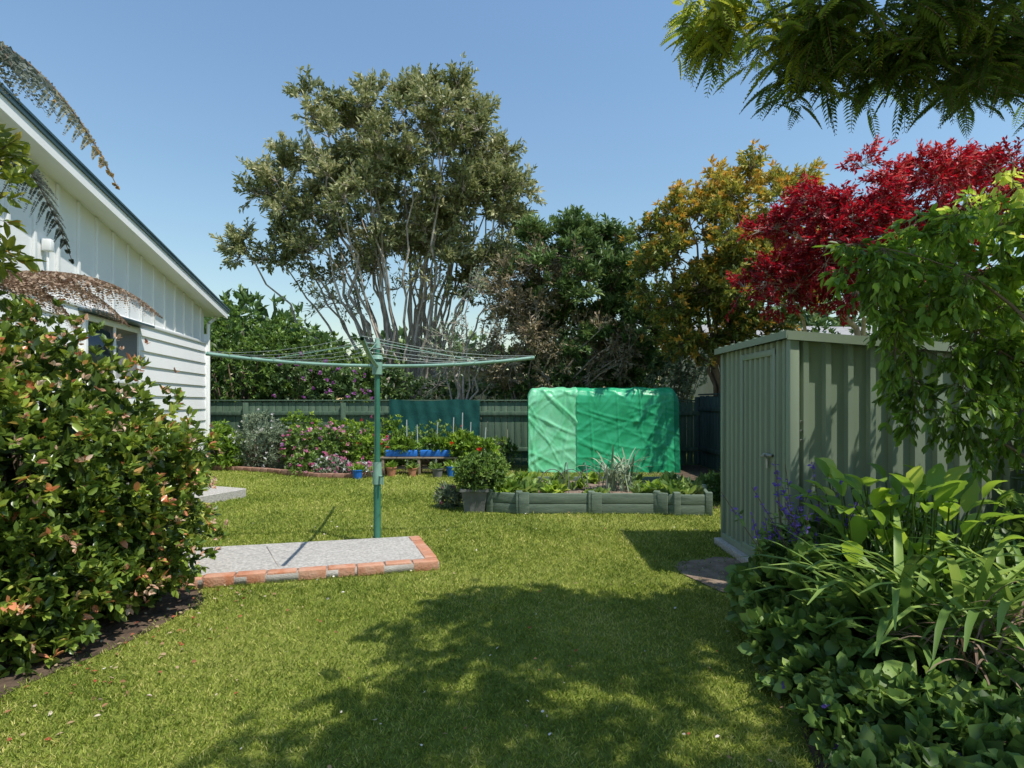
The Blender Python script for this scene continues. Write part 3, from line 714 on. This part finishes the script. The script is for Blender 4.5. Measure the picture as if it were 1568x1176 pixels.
boxes('boards', its, M_bed, rb, .006); boxes('posts', posts, M_bed, rb, .008)
gx, gy = np.meshgrid(np.linspace(-.25, 2.5, 50), np.linspace(7.45, 9.05, 34))
gz = .2 + .012 * np.sin(gx * 13) * np.sin(gy * 11) + rng.normal(size=gx.shape) * .008
V = np.stack([gx, gy, gz], -1).reshape(-1, 3)
F = [[j * 50 + i, j * 50 + i + 1, (j + 1) * 50 + i + 1, (j + 1) * 50 + i] for j in range(33) for i in range(49)]
F = [f for f in F if inpoly(np.array([V[f].mean(0)[0]]), np.array([V[f].mean(0)[1]]), FP)[0]]
np_mesh('soil', V, F, M_dirt, None, True, rb)
def lettuce(name, c, r, n, mat, L=.12, W=.08):
    g = group(name, (c[0], c[1], c[2])); P = np.tile(A(*c), (n, 1)) + rng.normal(size=(n, 3)) * r * A(.35, .35, .1)
    D = rdir(n); D[:, 2] = np.abs(D[:, 2]) * .8 + .35
    leaf_mesh('leaves', P, D, L * rng.uniform(.6, 1.2, n), W * rng.uniform(.7, 1.2, n), mat, rng.random(n), g, 'oval')
for (x, y, s_, mt) in ((-.1, 7.72, 1.6, ML_lime), (.15, 7.75, 1.6, ML_mid), (.35, 8.1, 1.1, ML_lime), (.55, 7.75, 1.3, ML_lime), (.75, 8.0, .8, ML_mid), (.95, 8.2, 1, ML_lime),
                       (1.15, 7.7, .8, ML_mid), (1.7, 7.7, 1.1, ML_mid), (1.9, 7.75, 1.5, ML_lime), (2.1, 7.6, 1.6, ML_mid), (2.3, 7.7, 1.6, ML_dark), (2.2, 8.2, 1.7, ML_mid), (1.75, 8.6, 1.4, ML_mid),
                       (.2, 8.7, 1.5, ML_lime), (.7, 8.75, 1.4, ML_mid), (1.2, 8.8, 1.3, ML_lime), (-.1, 8.3, 1.4, ML_mid), (1.0, 7.6, .7, ML_lime)):
    lettuce('vegetable_plant', (x, y, .22), .13 * s_, int(60 * s_), mt, .12 * s_, .055 * s_)
lk = group('leek_plants', (1.4, 8.1, .2))
straps('leaves', [(1.3, 8.0, .2), (1.42, 8.05, .2), (1.52, 7.95, .2), (1.38, 8.2, .2), (1.62, 8.1, .2)], 13, .62, .032, ML_grey, lk, (.0, .35), (.4, 2.2))
hp = []
for x in (.75, 1.0, 1.25):
    pts = np.array([A(x + .0, 7.9 + .35 * math.cos(t) + .2, .2 + .38 * math.sin(t)) for t in np.linspace(0, math.pi, 12)]); hp.append((pts, np.full(12, .006)))
    pts = np.array([A(x - .2 + .2 * math.cos(t), 8.0, .2 + .30 * math.sin(t)) for t in np.linspace(0, math.pi, 12)]); hp.append((pts, np.full(12, .006)))
a, b, r, s = path_sticks(hp); sticks('wire_hoops', a, b, r, s, M_pot, rb, 5)

# pots
def pot(name, c, w, h, mat, round_=True, k=18):
    V, F = [], []; k = k if round_ else 4
    prof = [(.36, 0), (.46, h * .9), (.52, h * .9), (.52, h), (.44, h), (.42, h * .8), (0.001, h * .8)]
    off = 0 if round_ else math.pi / 4; sc = 1 if round_ else 1.38
    for r_, z_ in prof:
        for i in range(k):
            t = i / k * 2 * math.pi + off; V.append((c[0] + w * r_ * sc * math.cos(t), c[1] + w * r_ * sc * math.sin(t), c[2] + z_))
    for j in range(len(prof) - 1):
        for i in range(k): F.append([j * k + i, j * k + (i + 1) % k, (j + 1) * k + (i + 1) % k, (j + 1) * k + i])
    F.append(list(range(k))[::-1])
    return poly_mesh(name, V, F, mat, None)
pot('square_planter_pot', (-.48, 7.62, 0), .36, .30, M_pot, False)
shrub('herb_bush', [(-.42, 7.68, .48, .33, .3, .24), (-.3, 7.75, .55, .24, .22, .16)], 420, 8, .055, .018, ML_mid, stems=True)
shrub('lavender_plant', [(-.85, 7.85, .12, .16, .16, .16)], 100, 7, .07, .012, ML_grey, flowers=[(ML_pink, 16, .03)])
bt = group('blue_planter_trough', (-1.8, 11.5, 0))
boxes('troughs', [(-2.15, 11.5, .42, .62, .22, .13), (-1.48, 11.5, .42, .62, .22, .13)], M_blue, bt, .02)
boxes('stand', [(-1.8, 11.5, .335, 1.5, .3, .035), (-2.5, 11.5, .16, .05, .28, .32), (-1.1, 11.5, .16, .05, .28, .32), (-1.8, 11.5, .16, .05, .28, .32), (-1.8, 11.6, .12, 1.5, .2, .03)], M_wood, bt, .005)
shrub('strawberry_plant', [(-2.15, 11.5, .55, .3, .13, .14), (-1.5, 11.5, .56, .3, .13, .16)], 150, 7, .07, .035, ML_lime, stems=False)
for (x, y, w, h, mt) in ((-2.3, 11.2, .2, .18, M_terra), (-1.15, 11.15, .2, .2, M_blue), (-1.4, 11.05, .22, .17, M_pot), (-2.85, 10.85, .2, .17, M_blue), (-1.9, 11.2, .18, .16, M_terra), (-.75, 11.0, .24, .2, M_terra), (-2.6, 11.1, .16, .14, M_pot)):
    pot('plant_pot', (x, y, 0), w, h, mt)
    lettuce('potted_plant', (x, y, h * .85), w * .5, 50, ML_lime if rng.random() < .5 else ML_mid, .16, .05)
shrub('yellow_green_shrub', [(-1.0, 11.6, .5, .4, .3, .28), (-.6, 11.4, .42, .35, .3, .28)], 260, 8, .09, .04, ML_lime, flowers=[(ML_redf, 7, .06)])
shrub('mixed_plants', [(-1.5, 12.6, .5, .8, .3, .45), (-.3, 12.5, .35, .4, .3, .3), (-2.3, 12.5, .4, .4, .3, .4)], 350, 8, .08, .035, ML_mid, flowers=[(ML_redf, 14, .06)])
sk = []
for x, y, h in ((-1.25, 12.3, 1.1), (-1.05, 12.2, 1.2), (-.9, 12.3, 1.0), (-1.6, 12.3, 1.0), (-1.95, 12.2, .95), (-2.2, 12.3, 1.05), (-.6, 12.0, .9)):
    sk.append((A(x, y, 0), A(x + rng.normal() * .03, y, h)))
sticks('garden_stakes', [q_[0] for q_ in sk], [q_[1] for q_ in sk], .012, .012, M_wire, None, 6)
shrub('low_garden_plants', [(3.1, 8.6, .15, .4, .6, .2), (3.4, 7.6, .15, .5, .6, .22), (3.8, 9.5, .25, .3, .8, .3)], 320, 8, .09, .04, ML_mid)

# ------------------------------------------------------------------ left foreground shrub
CAM = [(-3.05, 3.7, .85, .93, .95, .98), (-3.5, 3.2, .85, 1.0, .9, 1.1), (-2.8, 3.95, .65, .72, .7, .68), (-2.75, 3.2, .35, .42, .4, .45), (-3.75, 4.0, 1.2, .7, .7, .9)]
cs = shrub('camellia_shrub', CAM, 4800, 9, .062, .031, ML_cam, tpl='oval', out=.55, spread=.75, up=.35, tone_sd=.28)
P, O = blob_pts(CAM[:3], 340, 1.0, 1.14)
rosettes('new_growth_tips', P, O, 5, .035, .018, mat_leaf('new_tips', [(0, (.35, .12, .07)), (.5, (.45, .28, .18)), (1, (.6, .5, .4))], .4, .2, gain=1.2), cs, 'oval')

# ------------------------------------------------------------------ fern fronds
def fern_leaflets(R, S, plen, nl, acc, lw=.17):
    m_ = len(R); T = unit(np.gradient(R, axis=0))
    for i in range(m_):
        f = i / (m_ - 1); pl = plen * (math.sin(math.pi * min(1, .12 + f * .9)) ** .7 + .02)
        if f < .12: continue
        for sg in (-1, 1):
            d = unit(S * sg + T[i] * .35 + A(0, 0, -.55) + rng.normal(size=3) * .06)
            t = np.linspace(.06, 1, nl)
            P_ = R[i] + d * (pl * t)[:, None]; P_[:, 2] -= .25 * pl * t ** 2
            w = unit(np.cross(d, np.cross(d, T[i])))
            for s2 in (-1, 1):
                D_ = w * s2 + d * .45
                acc[0].append(P_); acc[1].append(np.tile(D_, (nl, 1))); acc[2].append(plen * lw * (1 - .75 * t) * (.5 + .5 * math.sin(math.pi * min(1, .2 + f))))
            acc[3].append(R[i]); acc[4].append(P_[-1])
tf = group('tree_fern', (-4.3, 3.55, 0))
acc = [[], [], [], [], []]; rach = []
crown = A(-4.3, 3.55, 3.6)
for az, L_, lift, dr in ((3, 2.1, .62, .85), (-9, 1.7, .7, .3), (75, 1.9, .6, .95), (110, 1.9, .6, .95), (150, 1.9, .5, .95), (190, 1.9, .5, .95), (230, 1.9, .5, .95), (275, 1.7, .5, .95)):
    a = math.radians(az); d = A(math.cos(a), math.sin(a), 0); t = np.linspace(0, 1, 38)[:, None]
    R = crown + d * L_ * (t - .12 * t ** 3) + A(0, 0, 1) * (lift * 1.5 * t - (lift * 1.5 + dr) * t ** 2.2)
    S = A(-d[1], d[0], 0); fern_leaflets(R, S, .36, 18, acc, .19); rach.append((R, np.linspace(.014, .003, 38)))
P = np.concatenate(acc[0]); D = np.concatenate(acc[1]); L_ = np.concatenate(acc[2])
leaf_mesh('fronds', P, D, L_, L_ * .95, ML_fern, np.clip(rng.normal(size=len(P)) * .15 + .3 + (P[:, 0] + 2.85) * 1.4 * (P[:, 0] > -2.85), 0, 1), tf, up=.1)
sticks('pinna_ribs', acc[3], acc[4], .0025, .001, M_barkd, tf, 3)
a, b, r, s = path_sticks(rach); sticks('frond_stems', a, b, r, s, M_barkd, tf, 5)
acc = [[], [], [], [], []]; rach = []
for px_, py_, ex, ey, ez in ((-4.1, 4.3, -3.2, 4.9, 2.05), (-4.1, 4.2, -3.45, 4.7, 1.95), (-4.0, 4.4, -3.05, 5.1, 2.15), (-4.2, 4.2, -3.6, 4.4, 2.1)):
    t = np.linspace(0, 1, 30)[:, None]
    p0_ = A(px_, py_, 2.35); p2_ = A(ex, ey, ez); p1_ = (p0_ + p2_) / 2 + A(.15, .1, .35)
    R = (1 - t) ** 2 * p0_ + 2 * t * (1 - t) * p1_ + t * t * p2_
    d = unit(p2_ - p0_); S = unit(A(-d[1], d[0], 0)); fern_leaflets(R, S, .26, 12, acc, .22); rach.append((R, np.linspace(.010, .003, 30)))
P = np.concatenate(acc[0]); D = np.concatenate(acc[1]); L_ = np.concatenate(acc[2])
leaf_mesh('dead_fronds', P, D, L_, L_ * .8, ML_dead, np.clip(rng.normal(size=len(P)) * .2 + .5, 0, 1), tf)
a, b, r, s = path_sticks(rach); sticks('dead_stems', a, b, r, s, M_barkd, tf, 5)
sticks('trunk', [A(-4.3, 3.55, 0), A(-4.28, 3.58, 1.8)], [A(-4.28, 3.58, 1.8), crown], [.14, .11], [.11, .10], M_barkd, tf, 12)
tree('magnolia_tree', (-4.0, 4.1, 0), [(-3.25, 3.7, 2.9, .25, .3, .3), (-3.45, 3.8, 2.5, .3, .3, .25), (-3.6, 3.8, 2.9, .4, .4, .5)],
     30, mat_leaf('leaf_magnolia', [(0, (.07, .10, .012)), (.6, (.18, .22, .03)), (.85, (.34, .32, .06)), (1, (.45, .25, .05))], .35, .3), M_barkd, .03, K=4, fork=1.0, twigs=6, per=7, L=.10, W=.042, cr=.17, tpl='oval', tip_r=.004)

# ------------------------------------------------------------------ overhanging feathery tree (right)
jt = group('feathery_leaf_tree', (4.4, .4, 0))
JB = [(1.5, 2.9, 3.22, .45, .4, .2), (2.15, 2.95, 3.2, .5, .4, .24), (2.8, 3.0, 3.25, .5, .4, .25), (1.0, 3.0, 3.38, .22, .25, .12), (1.8, 3.0, 3.95, .7, .5, .25), (1.6, 2.1, 3.9, .9, .8, .4), (2.5, 2.3, 4.1, .8, .8, .4), (1.3, 1.2, 4.0, .9, .7, .4), (2.4, .8, 4.2, 1.1, 1.0, .5), (1.6, .2, 4.2, 1.1, .7, .4)]
T, O = blob_pts(JB, 380, .3, 1.0)
T2, _ = blob_pts(JB[:4], 130, .2, 1.0)
T = np.concatenate([T, T2])
paths = []; nodes = []; rads = []
trk = np.array([A(4.4, .4, 0), A(4.35, .5, .8), A(4.2, .7, 1.6), A(4.0, .9, 2.4), A(3.6, 1.2, 3.1), A(3.1, 1.6, 3.5), A(2.5, 2.1, 3.7), A(2.0, 2.6, 3.6), A(1.5, 2.9, 3.4)])
paths.append((trk, np.linspace(.13, .012, 9))); nodes.append(trk[3:]); rads.append(np.linspace(.09, .012, 6))
for tg in (A(2.9, 3.0, 3.25), A(1.4, 1.0, 4.0), A(2.4, .3, 4.2), A(2.2, 3.0, 3.3), A(1.9, 3.0, 3.95)):
    j = 4; t = np.linspace(0, 1, 9)[:, None]; ctl = trk[j] + A(0, 0, .3) + (tg - trk[j]) * .5
    pts = (1 - t) ** 2 * trk[j] + 2 * t * (1 - t) * ctl + t * t * tg; paths.append((pts, np.linspace(.045, .008, 9))); nodes.append(pts); rads.append(np.linspace(.045, .008, 9))
for tg in T:
    N = np.concatenate(nodes); R_ = np.concatenate(rads); dist = np.linalg.norm(N - tg, axis=1); j = int(np.argmin(dist))
    t = np.linspace(0, 1, 5)[:, None]; ctl = (N[j] + tg) / 2 + A(0, 0, .1 * dist[j]); pts = (1 - t) ** 2 * N[j] + 2 * t * (1 - t) * ctl + t * t * tg
    rr = np.linspace(min(R_[j] * .7, .009), .0022, 5); paths.append((pts, rr)); nodes.append(pts[2:]); rads.append(rr[2:])
a, b, r, s = path_sticks(paths); sticks('trunk_and_limbs', a, b, r, s, M_barkd, jt, 6)
low = T[:, 2] < 3.55
cnt = np.where(low, 10, 6)
Pb = np.repeat(T, cnt, 0); lw_ = np.repeat(low, cnt); Pb = Pb + rng.normal(size=Pb.shape) * .05; Db = rdir(len(Pb)); Db[:, 2] = Db[:, 2] * .35 - .25; Db = unit(Db)
Ll = rng.uniform(.15, .26, len(Pb)) * np.where(lw_, .75, 1); nl = 13
tt = np.linspace(.12, 1, nl)
Sd = unit(np.cross(Db, np.tile(A(0, 0, 1), (len(Pb), 1))) + rdir(len(Pb)) * .35)
Pm = Pb[:, None] + Db[:, None] * (Ll[:, None] * tt)[..., None]; Pm[..., 2] -= (Ll[:, None] * .45 * tt ** 2)
Ps, Ds, Ls = [], [], []
for sg in (-1, 1):
    Ps.append(Pm.reshape(-1, 3)); dd_ = Sd[:, None] * sg + Db[:, None] * .55 + np.zeros((1, nl, 1)); dd_[..., 2] -= .35; Ds.append(dd_.reshape(-1, 3))
    Ls.append((Ll[:, None] * .28 * np.sin(np.pi * (.18 + .72 * tt)))[...].reshape(-1))
P = np.concatenate(Ps); D = np.concatenate(Ds); L_ = np.concatenate(Ls)
tn = np.repeat(np.clip(.45 + rng.normal(size=len(Pb)) * .18 + np.where(Pb[:, 0] < 1.35, .35, 0), 0, 1), nl); tn = np.concatenate([tn, tn])  # leaves at the left end get a yellower tone, a painted sunlit look
leaf_mesh('foliage', P, D, L_, L_ * .36, ML_jac, tn, jt, up=.8)
sticks('leaf_stalks', Pm[:, :-1:3].reshape(-1, 3), Pm[:, 3::3].reshape(-1, 3), .0018, .0012, M_barkd, jt, 3)

# ------------------------------------------------------------------ right near tree hanging over the shed
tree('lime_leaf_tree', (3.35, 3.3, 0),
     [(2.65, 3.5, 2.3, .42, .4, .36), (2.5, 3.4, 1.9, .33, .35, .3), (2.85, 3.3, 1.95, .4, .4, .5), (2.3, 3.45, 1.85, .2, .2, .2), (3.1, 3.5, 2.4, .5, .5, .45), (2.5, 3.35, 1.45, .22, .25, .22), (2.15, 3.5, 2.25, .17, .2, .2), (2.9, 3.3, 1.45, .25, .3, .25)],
     140, ML_lime, M_barkd, .03, K=6, fork=1.0, twigs=8, per=9, L=.068, W=.028, cr=.17, tip_r=.003, up=-.15, sag=.5, tpl='oval', tone_fn=lambda P, t: np.clip(t + (P[:, 2] - 2.1) * .3 + (P[:, 0] - 2.5) * .35, 0, 1))  # tone rises upward and to the right: sunlight painted into the leaf colour

# ------------------------------------------------------------------ right border plants
bl_ = group('broad_leaf_plant', (2.0, 3.15, 0))
def broad(bases, n_per, hgt, L, W, mat, name, parent, tmu=.5):
    acP, acD, acL = [], [], []; s0, s1 = [], []
    for bx_, by_ in bases:
        for _ in range(n_per):
            az = rng.uniform(0, 6.283); e = rng.uniform(.05, .35) * min(1, hgt); h = hgt * rng.uniform(.5, 1.0)
            b0 = A(bx_ + rng.normal() * .03, by_ + rng.normal() * .03, 0); tip = A(bx_ + math.cos(az) * e, by_ + math.sin(az) * e, h)
            s0.append(b0); s1.append(tip)
            acP.append(tip); acD.append(A(math.cos(az), math.sin(az), 0)); acL.append(L * rng.uniform(.6, 1.2))
    P, D, L_ = np.array(acP), np.array(acD), np.array(acL)
    n = len(P); seg = 8; az = np.arctan2(D[:, 1], D[:, 0]); sd = np.stack([-np.sin(az), np.cos(az), np.zeros(n)], 1); h = np.stack([np.cos(az), np.sin(az), np.zeros(n)], 1)
    A0 = rng.uniform(.2, 1.0, n); A1 = A0 + rng.uniform(.4, 1.4, n); cur_ = P.copy(); pts = [cur_]
    for k in range(1, seg):
        t = (k - .5) / (seg - 1); an = A0 + (A1 - A0) * t
        cur_ = cur_ + (h * np.sin(an)[:, None] + A(0, 0, 1) * np.cos(an)[:, None]) * (L_ / (seg - 1))[:, None]; pts.append(cur_)
    pts = np.stack(pts, 1); t = np.linspace(0, 1, seg); pr = np.sin(np.pi * np.clip(t * .96 + .02, 0, 1) ** .8) ** .8
    wob = 1 + .08 * np.sin(t * 25)[None]
    off = sd[:, None] * (W * (L_ / L)[:, None] * pr[None] * wob / 2)[..., None]; fold = A(0, 0, 1) * (W * pr[None] * .2 * np.ones((n, 1)))[..., None]
    V = np.stack([pts - off + fold, pts - off * .5 + fold * .35, pts, pts + off * .5 + fold * .35, pts + off + fold], 2)
    F = [[k * 5 + m_, k * 5 + m_ + 1, (k + 1) * 5 + m_ + 1, (k + 1) * 5 + m_] for k in range(seg - 1) for m_ in range(4)]
    F = np.array(F)[None] + (np.arange(n) * seg * 5)[:, None, None]
    np_mesh(name, V.reshape(-1, 3), F.reshape(-1, 4), mat, np.repeat(np.clip(tmu + rng.normal(size=n) * .2, 0, 1), seg * 5), True, parent)
    sticks(name + '_stalks', s0, s1, .006, .004, mat, parent, 5)
broad([(1.95, 3.3), (2.15, 3.35), (2.35, 3.25), (2.05, 3.45), (2.5, 3.4), (2.25, 3.5), (2.2, 3.15)], 20, .93, .20, .092, ML_lime, 'leaves', bl_, .6)
ag = group('agapanthus_plant', (2.2, 2.9, 0))
straps('leaves', [(2.0, 3.05, .03), (2.25, 2.95, .03), (2.5, 3.0, .03), (2.15, 2.75, .03), (2.45, 2.75, .03), (1.9, 2.85, .03), (2.7, 2.85, .03)], 42, 1.0, .042, ML_mid, ag, (.05, .5), (1.3, 2.6), tone_mu=.58)
straps('leaves_lower', [(1.95, 2.6, .03), (2.25, 2.45, .03), (2.6, 2.45, .03)], 28, .76, .038, ML_mid, ag, (.1, .8), (1.4, 2.6), tone_mu=.45)
dg = group('dry_grass_clump', (2.0, 2.5, 0))
straps('leaves', [(2.1, 2.6, .35), (1.9, 2.45, .3), (2.3, 2.5, .35)], 22, .38, .012, ML_dead, dg, (.2, 1.2), (1.5, 2.8), tone_mu=.2)
shrub('dark_geranium_plant', [(1.68, 3.45, .25, .34, .36, .28), (1.9, 3.75, .3, .3, .25, .3), (1.5, 3.1, .15, .22, .28, .18), (1.72, 2.95, .22, .25, .28, .26)], 560, 8, .08, .06, ML_mid, tpl='oval', tone_mu=.4)
sg_ = group('purple_salvia_plant', (1.6, 3.6, 0)); s0, s1 = [], []
for _ in range(26):
    b0 = A(1.80 + rng.normal() * .12, 3.55 + rng.normal() * .1, .2); s0.append(b0); s1.append(A(1.66 + rng.normal() * .17, 3.45 + rng.normal() * .1, rng.uniform(.65, 1.05)))
s0, s1 = np.array(s0), np.array(s1); sticks('stems', s0, s1, .004, .002, M_barkd, sg_, 5)
t = rng.uniform(.72, 1, (26, 9)); P = (s0[:, None] + (s1 - s0)[:, None] * t[..., None]).reshape(-1, 3)
rosettes('flowers', P, rdir(len(P)), 2, .026, .014, ML_purple, sg_, 'oval', spread=.9)
t = rng.uniform(.1, .8, (26, 12)); P = (s0[:, None] + (s1 - s0)[:, None] * t[..., None]).reshape(-1, 3)
rosettes('leaves', P, rdir(len(P)), 2, .05, .022, ML_mid, sg_, 'oval', spread=.9)
shrub('ground_cover_plants', [(1.5, 2.35, .08, .28, .3, .18), (1.8, 2.1, .08, .4, .35, .22), (1.35, 1.9, .05, .25, .3, .2), (2.1, 2.3, .1, .4, .3, .25), (1.45, 2.75, .06, .22, .3, .15), (1.7, 1.6, .1, .4, .3, .22)], 900, 7, .062, .046, ML_mid, tpl='oval', tone_mu=.36, flowers=[(ML_purple, 40, .018)])
bl2 = group('broad_leaf_plant', (1.9, 2.3, 0))
broad([(1.75, 2.35), (2.0, 2.25), (1.5, 2.3), (2.2, 2.4)], 8, .28, .16, .10, ML_mid, 'leaves', bl2, .42)
shrub('border_shrub', [(3.3, 3.4, .4, .5, .5, .45), (3.3, 2.8, .4, .5, .5, .5), (3.0, 2.4, .3, .5, .5, .4), (3.85, 3.9, .8, .3, .35, .8)], 700, 8, .09, .045, ML_mid)
shrub('orange_flower_plant', [(1.78, 2.05, .2, .1, .1, .1)], 12, 5, .05, .03, ML_mid, stems=False, inner=False, flowers=[(ML_redf, 5, .03)])

# ------------------------------------------------------------------ world, sun, camera
SUN_EL = math.radians(62); sun_to = A(.82, -.57, 0) * math.cos(SUN_EL) + A(0, 0, math.sin(SUN_EL))
w = bpy.data.worlds.new('World'); scene.world = w; w.use_nodes = True
wn = w.node_tree; bg = wn.nodes['Background']
sky = wn.nodes.new('ShaderNodeTexSky'); sky.sky_type = 'NISHITA'; sky.sun_disc = False
sky.sun_elevation = SUN_EL; sky.sun_rotation = math.atan2(sun_to[0], sun_to[1])
sky.air_density = 1.9; sky.dust_density = .1; sky.ozone_density = 7.0
wn.links.new(sky.outputs[0], bg.inputs['Color']); bg.inputs['Strength'].default_value = .15
sl = bpy.data.lights.new('sun', 'SUN'); sl.energy = 5.0; sl.angle = math.radians(.5); sl.color = (1, .955, .88)
so = bpy.data.objects.new('sun', sl); scene.collection.objects.link(so)
so.rotation_euler = Vector(sun_to).to_track_quat('Z', 'Y').to_euler(); so.location = (8, -6, 16)
cam = bpy.data.cameras.new('camera'); co = bpy.data.objects.new('camera', cam); scene.collection.objects.link(co)
co.location = (0, 0, 1.4); co.rotation_euler = (math.radians(90), 0, 0)
cam.sensor_width = 36; cam.lens = 900 / 1568 * 36; cam.shift_y = 29 / 1568; cam.clip_end = 2000; cam.clip_start = .05
scene.camera = co
scene.view_settings.view_transform = 'Standard'; scene.view_settings.look = 'None'; scene.view_settings.exposure = 0
print('verts', sum(len(o.data.vertices) for o in bpy.data.objects if o.type == 'MESH'))
